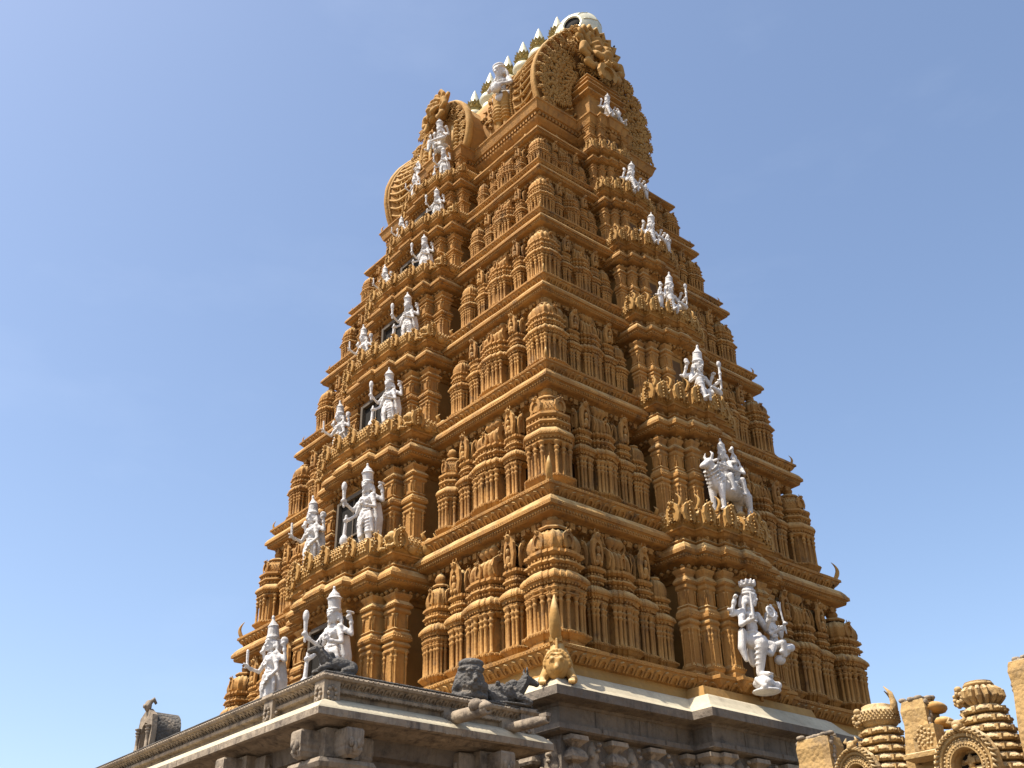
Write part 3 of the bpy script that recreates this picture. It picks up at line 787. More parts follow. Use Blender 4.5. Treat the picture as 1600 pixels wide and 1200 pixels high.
def torso(S, hip, chest, nk, fem=False, lean=0):
    hip, chest, nk = V(hip), V(chest), V(nk)
    S.e(hip, (.2, .145, .14)); w = hip.lerp(chest, .5); S.c([hip, w, chest], [.14, .115 if fem else .13, .13]); S.e(chest, (.175, .125, .16))
    S.e(chest + V((0, 0, .1)), (.2, .1, .08)); S.c([chest + V((0, 0, .1)), nk], [.09, .06])
    if fem:
        for s in (-1, 1): S.e(chest + V((s * .08, -.10, .0)), .075)
    else:
        for s in (-1, 1): S.e(chest + V((s * .075, -.08, .04)), (.075, .05, .06))
    S.ring(nk + V((0, -.01, -.06)), .09, .08, .022); S.ring(chest + V((0, -.03, .1)), .14, .12, .02, z=(0, .06)); S.ring(chest + V((0, -.05, .03)), .13, .12, .018, z=(0, .13))
    S.ring(hip + V((0, 0, .1)), .165, .13, .028); S.ring(w + V((0, 0, -.02)), .13, .12, .014)
    S.c([chest + V((-.15, -.08, .13)), chest + V((0, -.14, -.05)), w + V((.1, -.1, -.02))], .016)

def guardian(variant):
    """standing crowned figure, 2.45 tall, looking to -Y"""
    S = Sc(); b = .03 if variant else -.03
    torso(S, (b, 0, 1.0), (0, 0, 1.36), (0, -.01, 1.6), fem=True)
    head(S, (0, -.02, 1.78), 1.12, V((-.05 if variant else .12, -1, -.12)), 'bell' if variant == 0 else 'tall')
    for s in (-1, 1):
        S.c([(b + s * .11, 0, .95), (s * .12, -.04 - .03 * s * (1 if variant else -1), .52), (s * .12, .02, .12)], [.14, .095, .062])
        S.c([(s * .12, .02, .07), (s * .14, -.14, .04)], [.06, .045]); S.ring((s * .12, .01, .15), .075, .075, .022); S.e((s * .12, -.03, .5), (.1, .1, .06))
        for i in range(5):     # toes
            S.e((s * .14 + (i - 2) * .024, -.2, .025), (.014, .03, .018))
        for i in range(5): S.ring((b * .5 + s * .115, -.01, .86 - i * .085), .145 - i * .012, .14 - i * .012, .013, z=(.02 * s, .04))
    # skirt folds and hanging sashes
    S.c([(b, -.14, 1.0), (b, -.17, .72), (b * .5, -.15, .42)], [.06, .055, .05]); S.e((b, -.17, .4), (.08, .035, .07))
    for s in (-1, 1):
        S.c([(b + s * .19, -.03, 1.02), (b + s * .26, -.03, .8), (s * .27, .0, .5)], [.05, .055, .03])
        for q in (0, 1, 2): S.c([(b + s * .15, -.1, 1.02), (b + s * .07, -.2, .82 - q * .07), (b - s * .08, -.17, .8 - q * .07)], .018)
    # cloak panel hanging behind the left side
    for i in range(5): S.c([(.16 + i * .012, .08 + i * .035, 1.3), (.24, .12 + i * .04, .9), (.2, .12 + i * .045, .3)], [.05, .055, .03])
    S.c([(-.16, .1, 1.3), (-.22, .14, .9), (-.18, .14, .35)], [.05, .06, .03])
    # four arms
    for s in (-1, 1): S.e((s * .21, 0, 1.49), .085)
    if variant == 0:
        arm(S, (-.22, 0, 1.48), (-.42, -.12, 1.22), (-.36, -.42, 1.3), hd=V((0, -.3, .5))); S.c([(-.36, -.47, 1.2), (-.35, -.5, 1.78)], [.03, .055]); S.e((-.35, -.5, 1.75), (.07, .07, .14))
        arm(S, (-.2, -.02, 1.42), (-.37, -.06, 1.08), (-.36, -.3, .88)); S.c([(-.37, -.36, .98), (-.38, -.38, .4)], [.035, .05]); S.e((-.38, -.38, .3), (.11, .11, .16))
        arm(S, (.22, .04, 1.48), (.42, .16, 1.32), (.40, .14, 1.62), hd=V((-.1, -.1, .5))); S.ring((.38, .12, 1.8), .02, .085, .03)
        arm(S, (.22, -.02, 1.44), (.36, -.04, 1.12), (.22, -.26, 1.14), hd=V((-.2, -.3, .5)), grip=False)
    else:
        arm(S, (-.22, 0, 1.48), (-.4, -.1, 1.2), (-.32, -.38, 1.22), hd=V((.0, -.4, .3)), grip=False); S.c([(-.33, -.44, 1.25), (-.33, -.46, 1.62)], [.03, .035])
        arm(S, (-.21, .04, 1.46), (-.42, .1, 1.3), (-.42, .0, 1.6)); S.e((-.42, -.02, 1.75), (.06, .06, .1))
        arm(S, (.22, .02, 1.48), (.42, .14, 1.32), (.42, .1, 1.6)); S.e((.41, .09, 1.76), (.05, .1, .1))
        arm(S, (.22, -.02, 1.44), (.34, -.0, 1.1), (.24, -.16, .92), hd=V((-.2, -.2, -.4)), grip=False)
    S.e((0, .02, .0), (.34, .3, .06))
    return S.mesh('statue', WHITE, .017)
GU = [guardian(0), guardian(1)]

def sit(crown='tall', staff=True, knee=True, fem=False, arms4=True):
    """seated figure, right leg pendant, left folded, looking to -Y; seat at z=.45, 1.75 tall"""
    S = Sc(); torso(S, (0, 0, .56), (0, -.02, .93), (0, -.02, 1.17), fem)
    head(S, (0, -.04, 1.35), 1.12, V((.15, -1, -.15)), crown)
    S.c([(-.1, 0, .52), (-.28, -.36, .66 if knee else .5), (-.24, -.46, .12)], [.13, .1, .06]); S.c([(-.24, -.46, .07), (-.25, -.64, .05)], [.055, .04])
    S.c([(.1, 0, .5), (.46, -.24, .5), (.12, -.46, .44)], [.13, .1, .06]); S.c([(.12, -.46, .44), (.0, -.5, .44)], [.055, .04])
    for i in range(4): S.ring((-.26, -.38, .52 - i * .1), .1 - i * .006, .1 - i * .006, .014)
    for i in range(4): S.c([(.2 + i * .06, -.02 - i * .04, .62), (.22 + i * .07, -.2 - i * .03, .62)], .02)
    S.c([(0, -.18, .5), (0, -.36, .3), (0, -.38, .1)], [.07, .06, .04])
    arm(S, (-.22, 0, 1.04), (-.36, -.08, .76), (-.26, -.32, .88), hd=V((.05, -.1, .5)), grip=False)
    arm(S, (.22, 0, 1.04), (.38, -.04, .76), (.4, -.32, .78)) 
    if staff: S.c([(.42, -.4, .55), (.42, -.42, 1.3)], [.03, .035]); S.e((.42, -.42, 1.32), (.075, .05, .1)); S.e((.42, -.42, 1.02), .05)
    if arms4:
        arm(S, (-.21, .05, 1.06), (-.44, .08, .96), (-.38, -.0, 1.26)); S.e((-.38, -.02, 1.42), (.08, .05, .09)); S.ring((-.4, .12, 1.0), .12, .03, .035, z=(0, 0))
        arm(S, (.21, .05, 1.06), (.43, .08, .92), (.46, -.04, 1.12))
    S.e((0, .05, .38), (.36, .3, .12)); S.e((0, .02, .2), (.3, .28, .16)); S.c([(-.25, .2, .3), (-.3, .25, .05)], .08)
    return S.mesh('statue', WHITE, .017)
SIT1, SIT2, SIT3 = sit('tall', True), sit('bell', False, True, False, True), sit('small', False, False, True, False)
def attendant():
    S = Sc(); torso(S, (0, 0, .95), (0, 0, 1.28), (0, 0, 1.5), True); head(S, (0, -.02, 1.68), 1.1, V((0, -1, -.1)), 'small')
    for s in (-1, 1):
        S.c([(s * .09, 0, .9), (s * .1, 0, .1)], [.14, .07]); S.c([(s * .1, 0, .05), (s * .12, -.14, .04)], [.055, .04])
        arm(S, (s * .21, 0, 1.4), (s * .3, -.02, 1.1), (s * .12, -.22, 1.18), grip=False, hd=V((-.2 * s, -.2, .5)))
    S.e((0, 0, .6), (.2, .15, .45)); return S.mesh('statue', WHITE, .022)
ATT = attendant()

def place(name, me, loc, label, catg, rz=0, sc=1.0, group=None, parts=None):
    o = link(name, me, None, loc, rz, sc); tag(o, label, catg, group); return o

# white guardians either side of the windows, tier by tier (image left = -X)
ordn = ['lowest', 'second lowest', 'third', 'fourth', 'fifth', 'topmost windowed']
near_l = ['white crowned guardian with raised club, half hidden behind the sooty bull on the corner',
          'white guardian right of the second storey window, club raised, long mace on the ledge',
          'white guardian right of the third storey window, club raised before its face',
          'white guardian statue right of the window on the fourth storey of the left face',
          'small white guardian statue right of the window on the fifth storey of the left face',
          'smallest white windowside guardian right of the sixth storey window']
far_l = ['white crowned guardian statue left of the lowest window, just above the stone parapet',
         'white guardian left of the second storey window of the left face',
         'white guardian statue left of the third storey window, hand lifted in front of its chest',
         'white guardian statue left of the fourth storey window, against the left outline',
         'small white guardian statue left of the fifth storey window, close to the sky',
         'smallest white windowside guardian on the left, below the flared vault end']
for k, (zP, aP, bP, zK, aK, bK) in enumerate(TIERS):
    t = aP / 9.35; tt = [1, .96, .86, .78, .68, .6][k]; Hk = zK - zP
    zf = zP + .0 if k == 0 else TIERS[k - 1][3] - .45 * [1, .96, .86, .78, .68][k - 1] + 1.12 * [1, .96, .86, .78, .68][k - 1] * .92
    top = zK - .55 * tt
    sc = (top - zf) / 2.45 * [.95, .92, .92, .92, .93, .98][k]
    yy = -(bK + 1.32 * t + (.55 if k == 0 else .28) * tt)
    place('guardian_statue', GU[0], (1.62 * t, yy, zf), near_l[k], 'statue', .12, sc, 'white statues flanking the windows')
    place('guardian_statue', GU[1], (-1.75 * t, yy - .1, zf), far_l[k], 'statue', -.05, sc, 'white statues flanking the windows')

# ---- right face statues
def two_gods():
    S = Sc(); torso(S, (0, 0, 1.42), (0, -.0, 1.86), (0, -.02, 2.14)); head(S, (0, -.04, 2.36), 1.3, V((.25, -1, -.1)), 'flat')
    for h, r in ((2.6, .15), (2.7, .2), (2.8, .14)): S.e((0, -.04, h), (r, r, .06))
    for i in range(10):
        a = i * .628; S.e((.19 * math.cos(a), -.04 + .19 * math.sin(a), 2.76), (.035, .035, .08))
    S.c([(-.08, 0, 1.3), (-.1, -.34, 1.18), (-.1, -.16, .5)], [.17, .15, .09]); S.e((-.1, -.38, 1.2), (.13, .1, .15)); S.c([(-.1, -.16, .46), (-.1, -.42, .42)], [.08, .05])
    for i in range(4): S.ring((-.1, -.28 + i * .03, 1.05 - i * .12), .15 - i * .012, .14 - i * .012, .018)
    for i in range(5): S.e((-.16 + i * .03, -.48, .41), (.018, .04, .022))
    S.c([(.1, 0, 1.3), (.42, -.2, 1.2), (.24, -.28, .98)], [.16, .13, .08]); S.c([(.24, -.28, .98), (.05, -.34, .96)], [.07, .05])
    arm(S, (-.27, 0, 2.0), (-.46, -.08, 1.62), (-.38, -.34, 1.7), .085, hd=V((.05, -.1, .5))); S.c([(-.38, -.42, 1.7), (-.4, -.44, 2.35)], [.05, .025])
    arm(S, (-.27, .06, 2.02), (-.55, .1, 1.9), (-.5, 0, 2.25), .075); S.ring((-.48, .1, 2.02), .16, .02, .04)
    arm(S, (.26, 0, 2.0), (.42, -.1, 1.66), (.26, -.36, 1.82), .085, grip=False, hd=V((-.1, -.1, .6))); S.ring((.28, -.42, 1.98), .13, .03, .03, z=(0, .14))
    arm(S, (.26, .04, 2.0), (.5, .02, 1.72), (.5, -.2, 1.5), .07)
    S.c([(-.3, .05, 1.5), (-.38, .05, 1.1), (-.34, 0, .8)], [.1, .1, .05]); S.c([(0, -.2, 1.42), (-.02, -.4, 1.1)], [.07, .06])
    # consort sitting on the raised thigh
    o = V((.62, -.12, .1)); S.e(o + V((0, 0, 1.2)), (.17, .16, .14)); S.c([o + V((0, 0, 1.2)), o + V((0, 0, 1.4)), o + V((0, -.02, 1.56))], [.13, .09, .1]); S.e(o + V((0, -.02, 1.66)), (.15, .08, .07))
    for s in (-1, 1): S.e(o + V((s * .07, -.1, 1.56)), .065)
    S.c([o + V((0, 0, 1.7)), o + V((0, -.02, 1.82))], .05); head(S, o + V((0, -.04, 1.92)), .95, V((.2, -1, -.1)), 'small')
    S.c([o + V((-.05, 0, 1.15)), o + V((-.08, -.34, 1.16)), o + V((-.02, -.3, .86))], [.11, .08, .05]); S.c([o + V((.08, 0, 1.15)), o + V((.26, -.28, 1.1)), o + V((.02, -.38, 1.0))], [.11, .1, .06])
    arm(S, o + V((.16, 0, 1.66)), o + V((.3, 0, 1.42)), o + V((.3, -.12, 1.66)), .05); S.c([o + V((.32, -.16, 1.5)), o + V((.2, -.16, 2.15))], .025)
    for q in (-.06, 0, .06): S.c([o + V((.2 + q * .5, -.16, 2.1)), o + V((.19 + q, -.16, 2.28))], .016)
    arm(S, o + V((-.15, 0, 1.64)), o + V((-.2, -.1, 1.42)), o + V((-.08, -.2, 1.5)), .05, grip=False)
    S.e(o + V((.02, -.26, .96)), (.17, .1, .09)); S.e(o + V((0, -.1, .8)), (.14, .14, .12))
    # crouching bearer
    S.e((-.06, -.2, .24), (.26, .26, .16)); S.e((-.2, -.42, .2), .12); S.e((.12, -.42, .16), (.1, .14, .1)); S.c([(-.28, -.2, .3), (-.3, -.42, .1)], .07)
    S.c([(.14, -.1, .3), (.2, -.2, .44)], .08); S.e((-.06, -.25, .04), (.34, .34, .07)); S.e((0, .1, 1.0), (.14, .1, .3))
    return S.mesh('statue', WHITE, .02)
G2 = two_gods()
place('deity_statue', G2, (9.35 + .62, -.4, 6.95), 'large white crowned figure standing on a crouching bearer with a companion on its thigh', 'statue', PI / 2 - .05, 1.10)

def bull(S, o=V((0, 0, 0)), k=1.0, lying=False):
    P = lambda x, y, z: o + V((x, y, z)) * k
    if lying:
        S.e(P(0, .1, .34), (.27 * k, .55 * k, .26 * k)); S.e(P(0, .5, .3), (.27 * k, .24 * k, .24 * k)); S.e(P(0, -.22, .62), (.15 * k, .18 * k, .14 * k))
        S.c([P(0, -.3, .42), P(0, -.55, .72)], [.22 * k, .15 * k]); S.c([P(0, -.58, .8), P(0, -.88, .7)], [.14 * k, .085 * k]); S.e(P(0, -.9, .68), (.1 * k, .08 * k, .075 * k))
        for s in (-1, 1):
            S.c([P(s * .2, -.3, .25), P(s * .25, -.6, .12), P(s * .2, -.42, .06)], [.11 * k, .08 * k, .05 * k]); S.c([P(s * .24, .45, .2), P(s * .3, .15, .14), P(s * .3, .4, .06)], [.13 * k, .08 * k, .05 * k])
            S.c([P(s * .08, -.6, .9), P(s * .13, -.58, 1.04), P(s * .07, -.6, 1.12)], [.045 * k, .035 * k, .015 * k]); S.e(P(s * .17, -.55, .82), (.09 * k, .03 * k, .045 * k)); S.e(P(s * .1, -.72, .82), .03 * k)
        for a in range(3): S.ring(P(0, -.38 - a * .06, .48 + a * .09), (.24 - a * .03) * k, .1 * k, .03 * k, z=(0, -.14 * k))
        S.e(P(0, .05, .04), (.42 * k, .85 * k, .06 * k)); S.c([P(0, .1, .6), P(0, .5, .52)], .05 * k)
    else:
        S.e(P(0, .1, .85), (.3 * k, .62 * k, .3 * k)); S.e(P(0, -.45, .95), (.26 * k, .28 * k, .32 * k)); S.e(P(0, .6, .82), (.28 * k, .24 * k, .3 * k)); S.e(P(0, -.3, 1.2), (.14 * k, .2 * k, .12 * k))
        S.c([P(0, -.5, 1.05), P(0, -.72, 1.38)], [.22 * k, .16 * k]); S.c([P(0, -.74, 1.48), P(0, -1.0, 1.32)], [.15 * k, .095 * k]); S.e(P(0, -1.02, 1.3), (.115 * k, .09 * k, .085 * k))
        for s in (-1, 1):
            S.c([P(s * .16, -.5, .75), P(s * .17, -.52, .38), P(s * .17, -.5, .08)], [.13 * k, .075 * k, .06 * k]); S.c([P(s * .18, .6, .7), P(s * .19, .68, .38), P(s * .19, .6, .08)], [.16 * k, .08 * k, .06 * k])
            S.e(P(s * .17, -.55, .05), (.07 * k, .09 * k, .05 * k)); S.c([P(s * .09, -.72, 1.58), P(s * .15, -.72, 1.72), P(s * .09, -.74, 1.82)], [.05 * k, .04 * k, .015 * k])
            S.e(P(s * .2, -.7, 1.5), (.11 * k, .03 * k, .05 * k)); S.e(P(s * .11, -.87, 1.46), .035 * k)
        for a in range(5):
            for i in range(14):
                t = 2 * PI * i / 14; S.e(P((.27 - a * .012) * math.cos(t), -.52 - a * .045 + .2 * math.sin(t) * .6, .9 + a * .1 - .12 * math.sin(t) * -1), .036 * k)
        S.c([P(0, .82, .9), P(.05, .95, .6), P(.05, .9, .2)], [.05 * k, .03 * k, .05 * k])
def bull_riders():
    S = Sc(); bull(S)
    for (ox, oy, oz, k, cr, fem) in ((-.02, -.05, 1.02, 1, 'tall', False), (.06, .38, .96, .85, 'small', True)):
        o = V((ox, oy, oz)); torso(S, o + V((0, 0, .2)), o + V((0, 0, .5)), o + V((0, 0, .74)), fem); head(S, o + V((.02, -.02, .9)), .95 * (1 if k == 1 else .9), V((.4, -1, -.1)), cr)
        for s in (-1, 1):
            S.c([o + V((s * .1, 0, .15)), o + V((s * .34, -.18, .1)), o + V((s * .36, -.12, -.32))], [.12, .09, .055]); S.c([o + V((s * .36, -.12, -.36)), o + V((s * .38, -.26, -.38))], .045)
            arm(S, o + V((s * .2, 0, .62)), o + V((s * .34, -.04, .36)), o + V((s * .2, -.28, .45)), .055, grip=False)
        if not fem:
            for s in (-1, 1): arm(S, o + V((s * .2, .04, .64)), o + V((s * .42, .06, .56)), o + V((s * .4, -.02, .84)), .05); S.e(o + V((s * .4, -.03, .98)), (.06, .04, .08))
    for i in range(6): S.ring((0, .05 + i * .1, .86), .31, .03, .02, z=(0, 0))
    S.e((0, .35, 1.05), (.33, .34, .12))
    return S.mesh('statue', WHITE, .02)
BR = bull_riders()
place('bull_rider_statue', BR, (9.35 + .05, .1, 12.3), 'white statue of a bull draped in garlands carrying two crowned riders', 'statue', .02, 1.02)
def bayx(k): return TIERS[k][4] + 1.13 * TIERS[k][2] / 6.95
def roofz(k): t_ = [1, .96, .86, .78, .68, .6][k]; return TIERS[k][3] - .45 * t_ + 1.05 * t_
place('deity_statue', SIT1, (bayx(1) - .25, -.1, roofz(1) - .2), 'white seated crowned figure holding an upright staff on the third storey, above the bull', 'statue', PI / 2 - .2, 1.14)
place('deity_statue', SIT1, (bayx(2) - .22, -.25, roofz(2) - .2), 'white seated staff-bearing figure with a tiny child standing at its knee', 'statue', PI / 2 - .2, .93)
place('attendant_statue', ATT, (bayx(2) - .1, -.85, roofz(2) - .05), 'tiny white child-like attendant statue beside the seated staff-bearer', 'statue', PI / 2, .42)
place('deity_statue', SIT2, (bayx(3) - .2, -.05, roofz(3) - .2), 'white seated four-armed figure with one knee raised, on the fifth storey of the right face', 'statue', PI / 2 - .2, .84)
place('attendant_statue', ATT, (bayx(3) - .05, .62, roofz(3) - .05), 'small pale attendant holding a pole to the right of the seated lotus-lifter', 'statue', PI / 2, .42)
place('deity_statue', SIT2, (bayx(4) - .15, -.1, roofz(4) - .2), 'white seated figure with bent shining knee just below the dark niche of the neck', 'statue', PI / 2 - .1, .84)
place('attendant_statue', ATT, (bayx(4) - .05, .55, roofz(4) - .05), 'small pale attendant at the right of the uppermost seated figure below the niche', 'statue', PI / 2, .38)
place('deity_statue', SIT2, (GA + .72, -.18, GZ - .05), 'white figure of the seated couple in the top gable, the larger one', 'statue', PI / 2 - .1, .74)
place('deity_statue', SIT3, (GA + .75, .42, GZ - .05), 'smaller white seated companion beside the larger figure in the top gable', 'statue', PI / 2 + .1, .55)
# ---- left face, neck and dormer
place('deity_statue', SIT2, (.45, -(GB + .9), GZ), 'white seated figure under the curled lion mask of the left gable', 'statue', .1, .98)
place('attendant_statue', ATT, (-1.55, -(GB + .6), GZ - .02), 'tiny white standing attendant at the far left end of the left gable ledge', 'statue', -.1, .62)
place('guardian_statue', GU[0], (1.0, -(GB + 1.12), 28.45), 'white standing guardian right of the neck niche under the left gable', 'statue', .12, .66)
place('guardian_statue', GU[1], (-1.0, -(GB + 1.12), 28.45), 'white standing guardian left of the neck niche under the left gable', 'statue', -.05, .66)

# ---- big figure leaning from the vault
S = Sc(); torso(S, (0, 0, 1.05), (0, -.04, 1.42), (0, -.06, 1.66)); head(S, (0, -.1, 1.86), 1.25, V((-.3, -1, -.35)), 'flat')
arm(S, (-.23, -.02, 1.54), (-.34, -.14, 1.26), (-.08, -.3, 1.3), .075, grip=False); arm(S, (.23, -.02, 1.54), (.36, -.1, 1.28), (.1, -.3, 1.16), .075, grip=True)
S.e((0, -.3, 1.1), (.16, .13, .17)); S.c([(-.2, .02, 1.0), (0, -.1, .88), (.2, .02, 1.0)], .12)
ME = S.mesh('statue', WHITE, .02)
lean = place('drummer_statue', ME, (2.95, -2.95, 30.75), 'white half-length figure playing a small drum on the flank of the vault', 'statue', .3, 1.5)
S = Sc()
for s in (-1, 1): S.c([(s * .12, -.02, .95), (s * .13, -.0, .5), (s * .11, .02, -.1)], [.15, .11, .08])
for i in range(7):
    for s in (-1, 1): S.ring((s * .125, -.01, .85 - i * .12), .13, .12, .02)
bx = S.mesh('lower_drape', YEL, .025); link('lower_drape', bx, lean)

# ------------------------------------------------------------------ gable ends
def kirti():
    """lion mask: bulging eyes, curled snout, fangs, horns and cheek curls, looking to -Y"""
    S = Sc(); S.e((0, .05, .1), (.72, .45, .62)); S.e((0, -.42, -.18), (.34, .3, .24)); S.e((0, -.66, -.1), (.2, .14, .14))
    S.c([(0, -.5, .05), (0, -.62, .2), (0, -.48, .36)], [.14, .1, .1])
    for s in (-1, 1):
        S.e((s * .3, -.36, .18), (.2, .18, .2)); S.e((s * .3, -.5, .2), (.1, .1, .1)); S.c([(s * .08, -.4, .42), (s * .32, -.45, .5), (s * .58, -.3, .36)], [.08, .11, .07])
        S.c([(s * .2, -.5, -.32), (s * .34, -.62, -.42), (s * .5, -.55, -.3), (s * .5, -.42, -.12)], [.15, .14, .12, .1])
        S.c([(s * .4, -.1, .5), (s * .62, -.14, .85), (s * .5, -.22, 1.12), (s * .3, -.25, 1.1)], [.15, .13, .09, .05])
        S.c([(s * .6, -.2, 0), (s * .95, -.3, .1), (s * 1.05, -.3, -.25), (s * .82, -.36, -.4)], [.17, .17, .14, .12])
        S.c([(s * .55, -.2, -.35), (s * .8, -.3, -.7), (s * .6, -.4, -.9), (s * .45, -.4, -.72)], [.17, .16, .13, .1])
        S.c([(s * .66, 0, .45), (s * .95, -.05, .62), (s * 1.0, -.15, .4)], [.14, .12, .09]); S.c([(s * .18, -.6, -.36), (s * .16, -.64, -.62)], [.06, .02])
    for i in range(5): S.ring((0, -.1, .72 + i * .09), .3 - i * .04, .2 - i * .02, .05)
    S.c([(-.3, -.1, .95), (0, -.2, 1.12), (.3, -.1, .95)], .12)
    S.e((0, -.35, -.55), (.35, .2, .12))
    return S
KM = kirti().mesh('lion_mask', YEL, .035)
# right gable
gb = empty('gable', (0, 0, 0), tower)
link('lion_mask', KM, gb, (5.35, .25, 34.35 + TW), PI / 2, 1.08)
fol = MB(); fol2 = MB(); MX = R(PI / 2)
for side in (-1, 1):
    for j in range(10):
        i0 = (j + .3) * .88 if side > 0 else (n - 1) - (j + .3) * .88
        p = vpt(4.98, i0, .30 if side > 0 else -.2); scroll(fol, p + V((.08, 0, 0)), .42 if side > 0 else .3, MX @ Matrix.Rotation(.5 * side, 4, 'Y'))
        if side > 0: q = vpt(4.95, i0 + .4, .0); scroll(fol, q + V((.1, 0, 0)), .45, MX)
        q = vpt(4.98, i0, -.42); scroll(fol, q + V((.05, 0, 0)), .36, MX)
        if j < 8: q = vpt(4.98, i0 + .4 * side, -.85); scroll(fol, q + V((.05, 0, 0)), .36, MX)
        if j < 8: q = vpt(4.98, i0, -1.25); scroll(fol, q + V((.03, 0, 0)), .32, MX @ Matrix.Rotation(j, 4, 'Y'))
        if j < 7: q = vpt(4.98, i0 + .5, -1.65); scroll(fol, q + V((.06, 0, 0)), .3, MX)
        if j % 2 == 0 and side > 0: tube(fol, [p, p + V((0, p.y, p.z - 32.3)).normalized() * .45], [.12, .02], 6)
for j in range(26):     # narrow leaves of the inner arch bands
    a = -.25 * PI + 1.5 * PI * j / 25
    for rr in (1.25, 1.55):
        c = V((4.99, rr * math.cos(a), 32.0 + rr * 1.15 * math.sin(a)))
        tube(fol, [c, c + V((.1, .12 * math.cos(a + .6), .12 * math.sin(a + .6))), c + V((.02, .24 * math.cos(a + .3), .26 * math.sin(a + .3)))], [.05, .06, .02], 5)
fol.build('leaf_scrollwork', YEL, gb, (0, 0, TW))
for j in range(15):
    a = -.9 + j * 2 * PI / 15; rr = 1.0 if j % 2 else 1.25
    scroll(fol2, (5.25 + .1 * (j % 3), .2 + rr * math.cos(a), 34.6 + rr * 1.05 * math.sin(a)), .34, MX @ Matrix.Rotation(a, 4, 'Y'))
for j in range(9):
    a = .2 + j * .33; c_ = V((5.35, .2 + .75 * math.cos(a), 34.75 + .8 * math.sin(a)))
    tube(fol2, [c_, c_ + V((.15, .3 * math.cos(a), .3 * math.sin(a))), c_ + V((.25, .5 * math.cos(a + .4), .5 * math.sin(a + .4))), c_ + V((.2, .42 * math.cos(a + .8), .42 * math.sin(a + .8)))], [.13, .15, .12, .06], 7)
fol2.build('mane_curls', YEL, gb, (0, 0, TW))
sh = MB()     # stepped shrine in front of the gable
pl = rect(.55, .85, GA - .15, 0)
loft(sh, pl, [(-.35, 2.75), (-.2, 2.7), (-.2, 2.55), (-.02, 2.5), (.02, 2.42), (-.12, 2.36), (-.1, 2.2), (.1, 2.15), (.12, 2.08), (-.02, 2.02), (0, 1.88), (.18, 1.82), (.2, 1.74), (.04, 1.68), (.02, 1.5), (.2, 1.42), (.22, 1.34), (0, 1.26), (-.04, .4), (.1, .3), (.12, .2), (0, .1), (0, 0)], c=(0, 0, GZ))
sh.build('gable_shrine', GOLD, gb, (0, 0, TW))
g = MB(); gavaksha(g, (0, -.72, 2.2), 1.0, 1.0, .14, False, None); gg = MB(); gg.merge(g, Matrix.Translation(V((GA - .05, 0, GZ))) @ R(PI / 2)); gg.build('gable_arch', YEL, gb, (0, 0, TW))

# left gable (dormer)
dg_ = empty('dormer', (0, 0, 0), tower)
dm = MB(); yF, yB = -(GB + .42), -1.6
DP = [(1.35, 0), (1.55, .6), (1.62, 1.2), (1.5, 1.9), (1.2, 2.5), (.75, 2.95), (.3, 3.2)]
DO = DP + [(-x, z) for x, z in reversed(DP)]
m_ = len(DO)
vs = [(x, y, GZ + z) for y in (yB, yF) for x, z in DO]
dm.add(vs, [(i, i + 1, m_ + i + 1, m_ + i) for i in range(m_ - 1)] + [tuple(m_ + i for i in range(m_))]); dm.build('vault', GOLDS, dg_, (0, 0, TW))
fo = MB()
def dpt(i, push=0):
    i = max(0, min(m_ - 1.001, i)); a = int(i); f = i - a
    x = DO[a][0] * (1 - f) + DO[a + 1][0] * f; z = DO[a][1] * (1 - f) + DO[a + 1][1] * f
    d = V((x, z - 1.2)).normalized(); return V((x + d.x * push, yF, GZ + z + d.y * push))
tube(fo, [dpt(i * (m_ - 1) / 40, .06) + V((0, .1, 0)) for i in range(41)], .12, 6, flat=1.6)
for j in range(14):
    i0 = j * (m_ - 1) / 13
    if j > 6: scroll(fo, dpt(i0, .32), .36, Matrix.Rotation(j, 4, 'Y')); scroll(fo, dpt(i0, .75 if j > 8 else .3) + V((0, .05, -.1)), .32, Matrix.Rotation(.5, 4, 'Y'))
    scroll(fo, dpt(i0, -.28) - V((0, .03, 0)), .28, Matrix.Identity(4)); scroll(fo, dpt(i0, -.6) - V((0, .02, 0)), .22, Matrix.Identity(4))
for j in range(22):
    a = -.2 * PI + 1.4 * PI * j / 21; bead(fo, (.85 * math.cos(a), yF - .05, GZ + 1.35 + 1.0 * math.sin(a)), .075)
for s in (-1, 1):
    for q in range(8): ell(fo, (s * 1.05, yF - .12, GZ + .15 + q * .2), (.12, .12, .09), 6, 5)
    tube(fo, [(s * .8, yF - .1, GZ), (s * .8, yF - .12, GZ + 1.5)], .07, 6)
fo.build('leaf_scrollwork', YEL, dg_, (0, 0, TW))
link('lion_mask', KM, dg_, (-.0, yF - .25, GZ + 2.75 + TW), -.1, .82)

